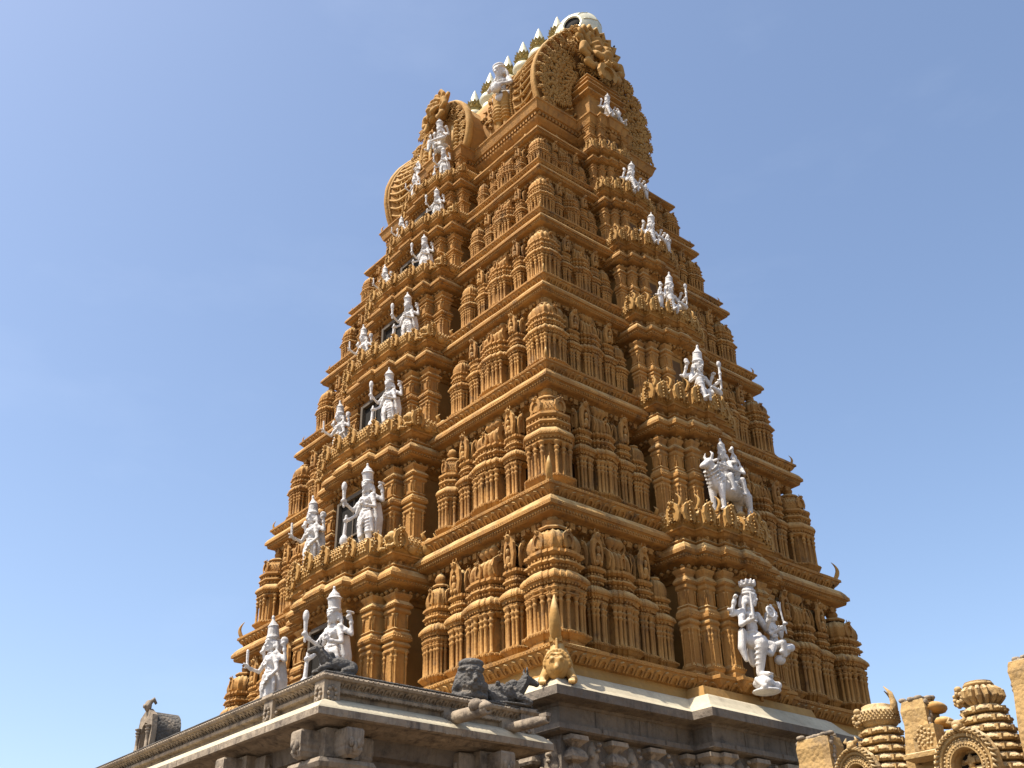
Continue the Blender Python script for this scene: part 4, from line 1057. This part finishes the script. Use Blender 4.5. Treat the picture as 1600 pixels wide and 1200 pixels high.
# gilt finials
def kalasha():
    e = empty('finial', (0, 0, 0), tower)
    a = MB(); lathe(a, (0, 0, 0), [(.42, -.2), (.42, .5), (.3, .56), (.3, .62), (.5, .75), (.56, .92), (.48, 1.1), (.28, 1.18), (.25, 1.26)], 20)
    a.build('pot', GILT, e)
    b = MB()
    for zz, rr, tl in ((1.32, .46, .22), (1.5, .40, .34)):
        for i in range(14):
            t = 2 * PI * (i + (.5 if zz > 1.4 else 0)) / 14; d = V((math.cos(t), math.sin(t), 0)); s_ = V((-d.y, d.x, 0)); w_ = .13
            p = [d * .2 + V((0, 0, zz - .1)), d * (rr * .75) - s_ * w_ + V((0, 0, zz + tl * .3)), d * rr - s_ * w_ * .6 + V((0, 0, zz + tl * .7)), d * (rr + .06) + V((0, 0, zz + tl)), d * rr + s_ * w_ * .6 + V((0, 0, zz + tl * .7)), d * (rr * .75) + s_ * w_ + V((0, 0, zz + tl * .3))]
            p2 = [q - d * .03 for q in p]
            b.add(p + p2, [(0, 1, 2, 3, 4, 5), (11, 10, 9, 8, 7, 6)] + [(i_, (i_ + 1) % 6, (i_ + 1) % 6 + 6, i_ + 6) for i_ in range(6)])
            bead(b, d * (rr * .8) + V((0, 0, zz + tl * .35)) + d * .05, .035)
    lathe(b, (0, 0, 1.2), [(.24, 0), (.34, .1), (.36, .3), (.3, .5), (.2, .6)], 14)
    b.build('petal_ring', BRASS, e)
    c = MB(); lathe(c, (0, 0, 1.72), [(.20, 0), (.31, .06), (.30, .16), (.24, .4), (.15, .7), (.06, .95), (.02, 1.06)], 16); c.build('spire', GILT, e)
    return e
K0 = kalasha()
for i, (x, zt) in enumerate(((-3.85, 38.9), (-2.66, 38.96), (-1.45, 39.2), (-.1, 39.2), (1.02, 39.18), (2.12, 39.1), (3.38, 38.75))):
    o = K0
    if i:
        o = K0.copy(); col.objects.link(o)
        for ch in list(K0.children): c_ = ch.copy(); col.objects.link(c_); c_.parent = o
    o.location = (x, 0, zt - 2.78 + TW)
    o.scale = (.95, .95, 1)
# gilt hood over the near gable
hd_ = MB()
HP = [(.34, -.60), (.38, -.66), (.44, -.64), (.50, -.60), (.62, -.54), (.76, -.42), (.88, -.27), (.93, -.22), (.97, -.20), (.985, -.05), (1.0, .12), (.97, .3), (.88, .48), (.7, .63), (.45, .73), (.15, .77)]
vs = []; NN = 36
for r, y in HP:
    for i in range(NN): t = 2 * PI * i / NN; vs.append((r * math.cos(t), y, r * 1.06 * math.sin(t)))
fs = []
for k in range(len(HP) - 1):
    for i in range(NN): j = (i + 1) % NN; fs.append((k * NN + i, k * NN + j, (k + 1) * NN + j, (k + 1) * NN + i))
fs.append(tuple((len(HP) - 1) * NN + i for i in range(NN))); hd_.add(vs, fs, True)
for i in range(8):
    t = 2 * PI * i / 8 + .2
    tube(hd_, [(r * 1.005 * math.cos(t), y - .01, r * 1.06 * math.sin(t)) for r, y in HP[3:14]], .018, 5)
hood = hd_.build('gilt_hood', GILT, tower, (4.55, .05, 36.6 + TW)); hood.rotation_euler = (0, 0, .45); hood.scale = (1.06, 1.06, 1.06)
dk = MB(); lathe(dk, (0, 0, 0), [(.38, 0), (.38, .02)], 20); oo = dk.build('hood_opening', DARK, hood, (0, -.56, 0)); oo.rotation_euler = (PI / 2, 0, 0)

# ------------------------------------------------------------------ granite base of the tower
def bumpy(poly, L=.6): return poly
gy = 3.05
base = [(-9.88, -7.44), (9.88, -7.44), (9.88, -gy), (10.52, -gy), (10.52, gy), (9.88, gy), (9.88, 7.44), (-9.88, 7.44)]
cor = MB()
loft(cor, base, [(-.62, .72), (-.52, .66), (-.40, .52), (-.22, .34), (-.02, .22), (0, .20)], top=True, bot=False)
cor.build('cornice_slope', CREAM, tower, (0, 0, 6.0 + TW))
cf = MB(); loft(cf, base, [(0, .2), (.0, .0), (-.08, -.02), (-.12, -.02)], top=False, bot=False); cf.build('cornice_lip', STONE, tower, (0, 0, 6.0 + TW))
pb = MB(); loft(pb, [(p[0], p[1]) for p in rect(9.35, 6.95)], [(-.32, .66 + .0), (-.3, .55), (-.22, .28), (-.2, -.3)], top=True)
loft(pb, [(-8, -3), (9.9, -3) if False else (8, -2.55), (9.95, -2.55), (9.95, 2.55), (8, 2.55), (-8, 3)], [(-.32, .62), (-.22, .3), (-.2, -.3)], top=True)
pb.build('plain_band', YEL, tower, (0, 0, 6.4 + TW))
wl = MB()
loft(wl, base, [(-.12, 5.98), (-.40, 5.95), (-.42, 5.9), (-.46, 5.88), (-.46, 5.52), (-.36, 5.5), (-.34, 5.38), (-.40, 5.34), (-.62, 5.3), (-.62, -1.6)], top=False)
for p, t, L, nn in edges(offset(base, -.455)):     # block joints of the frieze
    k_ = int(L / 1.35)
    for i in range(1, k_ + 1): c = p + t * ((i - .35) * L / k_ + rnd.uniform(-.2, .2)); box(wl, (c.x, c.y, 5.7), (.018 if abs(t.x) > .5 else .02, .02 if abs(t.x) > .5 else .018, .37))
for p, t, L, nn in edges(offset(base, -.33)):
    k_ = int(L / 1.7)
    for i in range(1, k_ + 1): c = p + t * ((i - .5) * L / k_ + rnd.uniform(-.3, .3)); box(wl, (c.x, c.y, 5.45), (.02, .02, .1))
wl.build('stone_wall', STONE, tower, (0, 0, TW))
pil = MB()
for p, t, L, nn in edges(offset(base, -.62)):
    k_ = max(3, round(L / .62))
    for i in range(k_):
        c = p + t * ((i + .5) * L / k_) + nn * .03
        if i % 2 == 0:
            P = [(.0, 4.5), (.17, 4.48), (.18, 4.38), (.10, 4.32), (.02, 4.24), (.12, 4.14), (.16, 4.02), (.13, 3.96), (.0, 3.9), (.05, 3.78), (.05, 3.7), (-.02, 3.64), (-.02, 3.2), (.06, 3.1), (.06, 3.0), (-.02, 2.9), (-.02, -1.6)]
            loft(pil, rect(.09, .09, c.x, c.y), [(o_, z_ + .8 if z_ > 0 else z_) for o_, z_ in P], top=True)
        else:
            lathe(pil, (c.x - nn.x * .08, c.y - nn.y * .08, .85), [(0.144, -2.4), (0.144, 1.8), (0.194, 1.9), (0.144, 2.0), (0.144, 2.9), (0.216, 3.0), (0.216, 3.1), (0.158, 3.2), (0.216, 3.4), (0.238, 3.55), (0.187, 3.72), (0.223, 3.8), (0.144, 3.95), (0.202, 4.05), (0.144, 4.25), (0.072, 4.4)], 12)
            for e in range(9): a_ = rnd.random() * 6.28; ell(pil, (c.x + nn.x * .14 + t.x * .16 * math.cos(a_), c.y + nn.y * .14 + t.y * .16 * math.cos(a_), 4.05 + e * .14), (.06, .06, .05), 6, 5)
pil.build('stone_pilasters', STONEL, tower, (0, 0, TW))

# ------------------------------------------------------------------ lion-faced creature on the near corner of the cornice
S = Sc()
S.e((0, -.1, .34), (.34, .26, .34)); S.e((0, -.36, .3), (.19, .12, .2)); S.c([(0, -.42, .34), (0, -.5, .2)], [.05, .08]); S.e((0, -.5, .17), (.075, .05, .05))
for s in (-1, 1):
    S.e((s * .12, -.42, .43), (.085, .06, .075)); S.e((s * .12, -.475, .43), .035); S.c([(s * .04, -.4, .55), (s * .14, -.42, .57), (s * .25, -.34, .48)], .032)
    S.e((s * .34, -.05, .42), (.07, .08, .1)); S.c([(s * .3, .1, .25), (s * .44, -.1, .0), (s * .4, -.3, -.06)], [.15, .11, .08])
    for i in range(4): S.c([(s * .4 + (i - 1.5) * .045, -.34, -.05), (s * .4 + (i - 1.5) * .05, -.44, -.1), (s * .4 + (i - 1.5) * .05, -.45, -.18)], [.028, .026, .014])
    S.c([(s * .2, .35, .7), (s * .32, .3, .45), (s * .34, .2, .2)], [.14, .11, .08])
for i in range(13):
    a = PI * i / 12 - .0; S.e((.34 * math.cos(a), -.16, .36 + .34 * math.sin(a)), (.06, .05, .06))
S.c([(0, .1, .45), (0, .35, .85), (0, .42, 1.15)], [.26, .22, .14]); S.c([(0, .3, 1.05), (0, .26, 1.35), (0, .3, 1.55)], [.07, .06, .04]); S.c([(0, .0, .7), (0, .1, 1.05)], [.05, .04])
ml = S.mesh('crouching_lion', YEL, .022)
place('crouching_lion', ml, (9.42, -6.98, 6.42), 'yellow lion-faced creature with staring eyes crouching on the near corner of the pale cornice', 'lion sculpture', PI / 4, (.82, .82, .95))

# ------------------------------------------------------------------ granite pavilion in front
pav = empty('stone_pavilion', (4, -11, -CZ)); PX, PY = 4, -11
tag(pav, 'weathered granite pavilion with pale curved cornice and blackened parapet in front of the tower', 'pavilion')
PL = (-PX, -PY, TW)
pb_ = [(-9, -13.65), (10.42, -13.65), (10.42, -8.08), (-9, -8.08)]
m = MB(); loft(m, pb_, [(-.56, .33), (-.45, .31), (-.30, .25), (-.15, .17), (-.03, .06), (0, .02)], top=True); m.build('cornice_slope', CREAM, pav, (PL[0], PL[1], 4.72 + TW))
m = MB(); loft(m, pb_, [(0, .02), (0, -.11), (-.07, -.13), (-.10, -.10), (-.3, -.10), (-.42, -.16), (-.75, -.22), (-.95, -.24), (-1.05, -.24)], top=False)
for p, t, L, nn in edges(pb_):
    k_ = int(L / 1.9)
    for i in range(1, k_): c = p + t * (i * L / k_); box(m, (c.x + nn.x * .003, c.y + nn.y * .003, -.045), (.012 if abs(t.x) > .5 else .01, .012, .1))
for e in range(26):
    yy = -13.4 + e * .2 + random.uniform(-.05, .05); box(m, (10.42 + .0, yy, -.10), (.03, random.uniform(.03, .12), random.uniform(.02, .05)))
m.build('cornice_lip', STONEL, pav, (PL[0], PL[1], 4.72 + TW))
m = MB(); loft(m, pb_, [(-.5, .70), (-.20, .68), (-.17, .64), (-.2, .60), (-.30, .57), (-.36, .52), (-.36, .47), (-.30, .45), (-.31, .40), (-.42, .38), (-.44, .18), (-.44, .10)], top=True)
petals(m, pb_, -.37, .505, -.24, .60, .15, .02); 
for p, t, L, nn in edges(offset(pb_, -.33)):
    k_ = int(L / .085)
    for i in range(k_):
        c = p + t * ((i + .5) * L / k_) + V((0, 0, .425)); tube(m, [c - t * .045 - V((0, 0, .035)), c + t * .045 + V((0, 0, .035))], .024, 5)
beads(m, pb_, -.18, .655, .11, .025)
m.build('parapet', STONEL, pav, (PL[0], PL[1], 4.72 + TW))
m = MB(); loft(m, pb_, [(-.46, .745), (-.22, .735), (-.205, .715), (-.22, .695)], top=True); m.build('parapet_coping', BLACKST, pav, (PL[0], PL[1], 4.72 + TW))
for (cx_, cy_, q) in ((10.0, -13.25, 0), (8.1, -13.27, 1), (10.05, -8.6, 2)):     # carved corner blocks on the parapet
    m = MB(); box(m, (cx_, cy_, 5.06), (.34, .34, .46)); loft(m, rect(.19, .19, cx_, cy_), [(-.05, 5.44), (.02, 5.42), (.03, 5.36), (-.03, 5.3), (-.02, 5.26)])
    for i in range(8): a = i * .785; ell(m, (cx_ + .19, cy_ + .08 * math.cos(a), 5.06 + .12 * math.sin(a)), (.03, .04, .04), 6, 5); ell(m, (cx_ + .08 * math.cos(a), cy_ - .19, 5.06 + .12 * math.sin(a)), (.04, .03, .04), 6, 5)
    m.build('carved_block', STONEL, pav, (PL[0], PL[1], TW))
m = MB()
IW = [(-9, -12.55), (9.3, -12.55), (9.3, -9.0), (-9, -9.0)]
loft(m, IW, [(.35, 4.5), (.3, 4.2), (.12, 4.14), (.1, 3.75), (.22, 3.7), (.2, 3.55), (.02, 3.45), (0, 3.3), (0, -1.6)], top=False); m.build('wall', STONE, pav, (PL[0], PL[1], TW))
def pier(mb, x, y):
    loft(mb, rect(.26, .26, x, y), [(.1, 4.5), (.1, 4.0), (.02, 3.98), (.30, 3.94), (.34, 3.86), (.3, 3.78), (.14, 3.7), (.12, 3.62), (.24, 3.58), (.24, 3.5), (.1, 3.42), (.04, 3.3), (.04, 2.9), (.12, 2.8), (.0, 2.7), (0, -1.6)])
    for (dx, dy, sx_, sy_) in ((.5, 0, .3, .18), (0, -.48, .18, .28), (0, .5, .18, .3), (-.5, 0, .3, .18)):
        loft(mb, rect(sx_, sy_, x + dx, y + dy), [(-.02, 4.46), (0, 4.42), (.0, 4.2), (-.02, 4.14), (-.01, 4.08), (-.05, 4.0), (-.12, 3.95)])
        for q_ in (-.08, .0, .08): ell(mb, (x + dx * 1.0 + (q_ if dx == 0 else sx_ * (1 if dx > 0 else -1)), y + dy + (q_ if dy == 0 else sy_ * (1 if dy > 0 else -1)), 4.12 + abs(q_)), (.05, .05, .09), 6, 5)
    for dx, dy in ((.34, 0), (0, -.34)): 
        box(mb, (x + dx, y + dy, 3.62), (.2, .2, .3)); ell(mb, (x + dx * 1.3, y + dy * 1.3, 3.6), (.09, .09, .12), 8, 6)
for (x, y) in ((9.62, -12.85), (9.62, -9.3), (6.6, -12.85), (3.5, -12.85), (.4, -12.85), (-2.7, -12.85), (-5.8, -12.85)):
    m = MB(); pier(m, x, y); m.build('pier', STONEL, pav, (PL[0], PL[1], TW))
# water spouts
def spout(y, L, r, lumps):
    m = MB(); x0 = 9.85
    lathe(m, (0, 0, 0), [(r * .8, 0), (r, .1), (r * 1.15, L * .45), (r * 1.1, L * .75), (r * .8, L), (r * .45, L + .02), (r * .4, L - .1)], 10, True)
    o = MB(); o.merge(m, Matrix.Translation(V((x0, y, 4.985))) @ Matrix.Rotation(PI / 2 + .03, 4, 'Y'))
    if lumps:
        for s in (-1, 1): ell(o, (x0 + L * .82, y + s * .09, 5.06), (.17, .12, .12), 10, 8)
        ell(o, (x0 + L * .95, y, 5.0), (.16, .13, .1), 10, 8)
    else: box(o, (x0 + L * .95, y, 5.03), (.22, .13, .07))
    box(o, (x0 + .12, y, 4.97), (.3, .3, .34)); o.build('water_spout', STONEL, pav, (PL[0], PL[1], TW))
spout(-10.52, 1.45, .12, True); spout(-9.05, 1.5, .10, False)
ZP = 4.72 + .735
# sculptures lying on the parapet
S = Sc(); bull(S, lying=True); nb = S.mesh('bull_statue', BLACKST, .025)
place('bull_statue', nb, (9.9, -13.05, ZP), 'blackened stone bull lying on the parapet corner in front of the white guardians', 'bull sculpture', -.15, .6)
S = Sc(); bull(S, lying=True)
for i in range(14): S.e((.22 * math.cos(i), .1 + .05 * i - .3, .5 + .08 * math.sin(i * 2)), .07)
nb2 = S.mesh('bull_statue', BLACKST, .025)
b2 = place('bull_statue', nb2, (9.95, -8.95, ZP), 'sooty garlanded stone bull reclining at the right end of the parapet beside the bust', 'bull sculpture', PI * .9, .78)
S = Sc(); S.e((0, .1, .38), (.36, .32, .42)); head(S, (0, -.02, .48), 2.1, V((.0, -1, -.05)), 'flat'); S.e((0, .1, .08), (.42, .34, .14))
for s in (-1, 1): S.c([(0, -.29, .3), (s * .12, -.3, .27), (s * .22, -.24, .33)], [.045, .05, .02]); S.c([(s * .08, -.28, .24), (s * .1, -.3, .15)], [.03, .01]); S.e((s * .33, 0, .3), (.08, .1, .12))
bust = S.mesh('bust', BLACKST, .022)
place('bust', bust, (10.0, -9.92, ZP), 'sooty stone bust of a moustached face with fangs on the parapet beside the reclining bull', 'bust', PI / 2 - .35, .92)
# arched niche sculpture on the far left of the parapet
ns = empty('arched_roof_niche', (1.75, -13.3, ZP)); ns.scale = (.84, .72, .84); tag(ns, 'blackened barrel-roofed stone niche standing alone on the left of the parapet', 'roof niche')
m = MB(); pts = [(.38, 0), (.43, .3), (.48, .52), (.46, .72), (.37, .9), (.22, 1.02), (.1, 1.06), (0, 1.07)]
o_ = pts + [(-x, z) for x, z in reversed(pts[:-1])]
k_ = len(o_); vsn = [(x, y, z) for y in (0, .95) for x, z in o_]
m.add(vsn, [(i, i + 1, k_ + i + 1, k_ + i) for i in range(k_ - 1)] + [tuple(k_ + i for i in reversed(range(k_)))], True)
m.build('barrel_roof', BLACKST, ns)
m = MB(); inn = [(.24, 0), (.24, .5), (.17, .68), (0, .76)]; inn = inn + [(-x, z) for x, z in reversed(inn[:-1])]
out = [(.47, 0), (.5, .5), (.42, .92), (0, 1.16)]; out = out + [(-x, z) for x, z in reversed(out[:-1])]
vsn = [(x, -.06, z) for x, z in out] + [(x, -.06, z) for x, z in inn] + [(x, .12, z) for x, z in out] + [(x, .12, z) for x, z in inn]
m.add(vsn, [(i, i + 1, 7 + i + 1, 7 + i) for i in range(6)] + [(i, i + 1, 14 + i + 1, 14 + i) for i in range(6)] + [(7 + i, 7 + i + 1, 21 + i + 1, 21 + i) for i in range(6)])
for s in (-1, 1): column(m, s * .34, -.1, 0, .62, .06, 8)
ell(m, (0, -.06, 1.22), (.13, .12, .17), 9, 7); ell(m, (0, -.17, 1.2), (.07, .07, .07)); tube(m, [(0, -.02, 1.3), (.02, .1, 1.42), (.02, .2, 1.3)], [.09, .07, .04], 6)
m.build('arch_front', STONEL, ns)
m = MB(); ell(m, (0, .2, .2), (.16, .12, .2)); ell(m, (0, .2, .48), (.09, .09, .1)); m.build('niche_figure', STONEL, ns)
m = MB(); box(m, (0, .45, .3), (.5, .04, .75)); m.build('niche_back', DARK, ns)

# ------------------------------------------------------------------ compound wall with its row of roof shrines at right
cw = empty('compound_wall', (18, -2.3, -CZ)); tag(cw, 'yellow plastered compound wall running from the tower base, carrying small roof shrines', 'wall')
m = MB(); loft(m, rect(8.1, .7, 18.1, -2.3), [(-.1, 3.55), (.12, 3.5), (.15, 3.4), (0, 3.3), (0, -1.6)]); m.build('wall_body', TAN, cw, (-18, 2.3, TW))
def plaster(name, x, y, zt, wd, label, lobes=True, carved=True, sc=1.0):
    e = empty(name, (x, y, 3.55)); tag(e, label, 'roof panel'); h = zt - 3.55
    b = MB(); loft(b, rect(wd / 2, .26), [(-.14, h), (-.04, h - .04), (0, h - .22), (-.02, h - .5), (.05, h * .35), (.05, 0)]); b.build('plaster_body', TAN, e)
    c = MB(); q = random.Random(int(x * 10))
    for i in range(26):
        ell(c, ((q.random() - .5) * wd * .95, -.2 + q.random() * .4, h - .02 + q.random() * .05), (.09, .09, .05), 6, 4)
    for s in (-1, 1):
        for j in range(7): ell(c, (s * wd * .49, -.18 + q.random() * .1, h - .1 - j * .09), (.05, .06, .06), 6, 4)
    c.build('crumbling_edge', STONEL, e)
    if lobes:
        d = MB()
        for j, (zz, xx) in enumerate(((h - .2, .05), (h - .52, .16), (h - .8, .26))): ell(d, (wd * .5 + xx, .1, zz), (.17, .3, .12), 10, 7)
        d.build('side_moulding', GOLDS, e)
    if carved:
        d = MB(); box(d, (.28 * sc, -.35, h - .85 * sc), (.5 * sc, .35, .46 * sc)); loft(d, rect(.34 * sc, .22, .28 * sc, -.35), [(0, h - 1.1 * sc), (.1, h - 1.14 * sc), (.1, h - 1.22 * sc), (-.05, h - 1.3 * sc)])
        for i in range(22): a = i * 2.4; r = .045 * sc * math.sqrt(i); ell(d, (.28 * sc + r * math.cos(a), -.53, h - .85 * sc + r * math.sin(a)), (.035, .03, .035), 5, 4)
        d.build('carved_block', TAN, e)
    return e
plaster('plaster_panel', 15.72, -2.85, 5.33, .56, 'bare yellow plaster panel with crumbling grey edges between the two roof shrines')
plaster('plaster_panel', 18.25, -2.85, 5.62, .85, 'large yellow plaster panel with blackened top at the right edge of the wall', sc=1.2)
plaster('plaster_panel', 13.35, -3.05, 4.98, .85, 'low yellow plaster block at the tower foot, left of the lattice-domed roof shrine', False, False)
def roof_shrine(x, y, zt, s, dome, label):
    e = empty('roof_shrine', (x, y, 3.5)); tag(e, label, 'roof shrine', 'roof shrines on the compound wall')
    h = zt - 3.5
    b = MB(); z = h - .62 * s; wd = .42 * s
    rings = 8
    for j in range(rings):
        zz = z - j * .225 * s; ww = wd + .045 * s * j
        pl = octo(2 * ww, 2 * ww * .9, .28)
        loft(b, pl, [(-.14, zz + .03), (-.02, zz + .01), (.06, zz - .06), (.075, zz - .09), (.05, zz - .125), (-.08, zz - .14), (-.14, zz - .23 * s)])
        beads(b, pl, .075, zz - .085, .12, .028); blocks(b, pl, .05, zz - .08, .3, (.07, .09, .1)); blocks(b, pl, -.1, zz - .18 * s, .16, (.06, .06, .08))
    b.build('tiered_mouldings', TAN, e)
    d = MB()
    if dome == 'lattice':
        lathe(d, (0, 0, z), [(.34 * s, 0), (.44 * s, .08), (.5 * s, .2 * s), (.5 * s, .34 * s), (.42 * s, .46 * s), (.36 * s, .48 * s), (.37 * s, .55 * s), (.3 * s, .58 * s)], 16)
        for j in range(5):
            for i in range(30): t = 2 * PI * (i + .5 * (j % 2)) / 30; bead(d, (.5 * s * math.cos(t), .5 * s * math.sin(t), z + .16 * s + j * .055 * s), .026)
        tube(d, [(.44 * s, 0, z + .3 * s), (.5 * s, 0, z + .55 * s), (.46 * s, 0, z + .8 * s), (.3 * s, 0, z + 1.0 * s)], [.12 * s, .09 * s, .055 * s, .008], 8)
    else:
        lathe(d, (0, 0, z), [(.34 * s, 0), (.46 * s, .08), (.56 * s, .2 * s), (.54 * s, .36 * s), (.40 * s, .46 * s), (.30 * s, .48 * s)], 64, False, lob=.3, nl=16)
        lathe(d, (0, 0, z + .47 * s), [(.32 * s, 0), (.36 * s, .03), (.34 * s, .07), (.3 * s, .08), (.32 * s, .12 * s), (.2 * s, .15 * s)], 12)
    for (ax, ay) in ((-.3, -.42), (-.48, -.1)):
        for k in range(7): a = k * .9; ell(d, (ax * s * 1.05 + .08 * math.cos(a), ay * s * 1.05, z + .22 * s + .08 * math.sin(a)), (.05, .07, .05), 6, 5)
        ell(d, (ax * s, ay * s, z + .42 * s), (.08, .08, .07), 7, 5)
    d.build('dome', TAN, e)
    return e
s1 = roof_shrine(14.76, -2.85, 5.44, .84, 'lattice', 'yellow tiered roof shrine with lattice dome and curved horn, nearest the tower')
s2 = roof_shrine(17.06, -2.85, 5.42, .82, 'ribbed', 'yellow tiered roof shrine with ribbed cushion dome and dark arched niche')
def niche(parent, x, z, w, h, fig):
    m = MB(); n_ = 22
    R_ = [(1.0, 0, 0), (1.06, -.1, 0), (1.0, -.2, 0), (.80, -.22, 0), (.76, -.16, 0), (.66, -.2, 0), (.5, -.2, 0), (.46, -.14, 0), (.42, .15, 0)]
    vs = []
    for r, y, _ in R_:
        for i in range(n_ + 1): t = -.25 * PI + 1.5 * PI * i / n_; k = 1 + (.03 if i % 2 and r > .95 else 0); vs.append((w / 2 * r * k * math.cos(t), y, h * .42 + h * .5 * r * k * math.sin(t)))
    m.add(vs, [(k * (n_ + 1) + i, k * (n_ + 1) + i + 1, (k + 1) * (n_ + 1) + i + 1, (k + 1) * (n_ + 1) + i) for k in range(len(R_) - 1) for i in range(n_)], False)
    for i in range(30):
        t = -.22 * PI + 1.44 * PI * i / 29
        for r in (.9, ): tube(m, [(w / 2 * r * math.cos(t), -.2, h * .42 + h * .5 * r * math.sin(t)), (w / 2 * (r + .05) * math.cos(t + .08), -.28, h * .42 + h * .5 * (r + .05) * math.sin(t + .08)), (w / 2 * 1.04 * math.cos(t), -.2, h * .42 + h * .52 * math.sin(t))], [.03, .04, .015], 5)
        bead(m, (w / 2 * .71 * math.cos(t), -.19, h * .42 + h * .5 * .71 * math.sin(t)), .03); bead(m, (w / 2 * .58 * math.cos(t), -.2, h * .42 + h * .5 * .58 * math.sin(t)), .028)
    ell(m, (0, -.2, h * .97), (w * .1, .1, h * .08), 8, 6); ell(m, (0, -.28, h * .93), (w * .06, .06, h * .05), 7, 5)
    for s in (-1, 1): tube(m, [(s * w * .06, -.2, h), (s * w * .15, -.2, h * 1.04), (s * w * .1, -.2, h * 1.1)], [.05, .04, .01], 5)
    m.build('niche_arch', TAN, parent, (x, -.52, z))
    d = MB(); box(d, (0, .12, h * .35), (w * .46, .03, h * .75)); d.build('niche_back', DARK, parent, (x, -.52, z))
    if fig:
        f = MB(); ell(f, (0, .02, h * .2), (.12, .07, .2)); ell(f, (0, 0, h * .45), (.07, .06, .08)); lathe(f, (0, 0, h * .48), [(.07, 0), (.05, .1), (.01, .16)], 8); f.build('niche_figure', TAN, parent, (x, -.5, z))
niche(s1, -.28, -.08, .98, 1.18, False); niche(s2, -.22, -.25, 1.22, 1.32, True)

def bird(loc, rz, label):
    m = MB(); ell(m, (0, 0, .12), (.07, .15, .08), 8, 6); ell(m, (0, -.13, .2), (.045, .055, .045), 7, 5); tube(m, [(0, -.17, .2), (0, -.22, .19)], [.015, .003], 5)
    tube(m, [(0, .1, .12), (0, .3, .08)], [.04, .03], 5, flat=1.2)
    for s in (-1, 1): ell(m, (s * .055, .03, .13), (.03, .16, .06), 7, 5); tube(m, [(s * .03, 0, .06), (s * .03, -.01, 0)], .008, 4)
    o = link('bird', m.mesh('bird', BIRD), None, loc, rz); tag(o, label, 'bird')
BIRD = mat('dark_plumage', (.04, .04, .045), (.03, .03, .03), bump=.05)
bird((5.35, 1.35, 35.75), 1.2, 'small dark bird perched on the right shoulder of the top gable')
# ------------------------------------------------------------------ ground, sky wisps
g = MB(); Rr = 6000; nn_ = 48
g.add([(0, 0, 0)] + [(Rr * math.cos(2 * PI * i / nn_), Rr * math.sin(2 * PI * i / nn_), 0) for i in range(nn_)], [(0, 1 + i, 1 + (i + 1) % nn_) for i in range(nn_)])
tag(g.build('ground', EARTH, None, (0, 0, -CZ)), kind='structure')
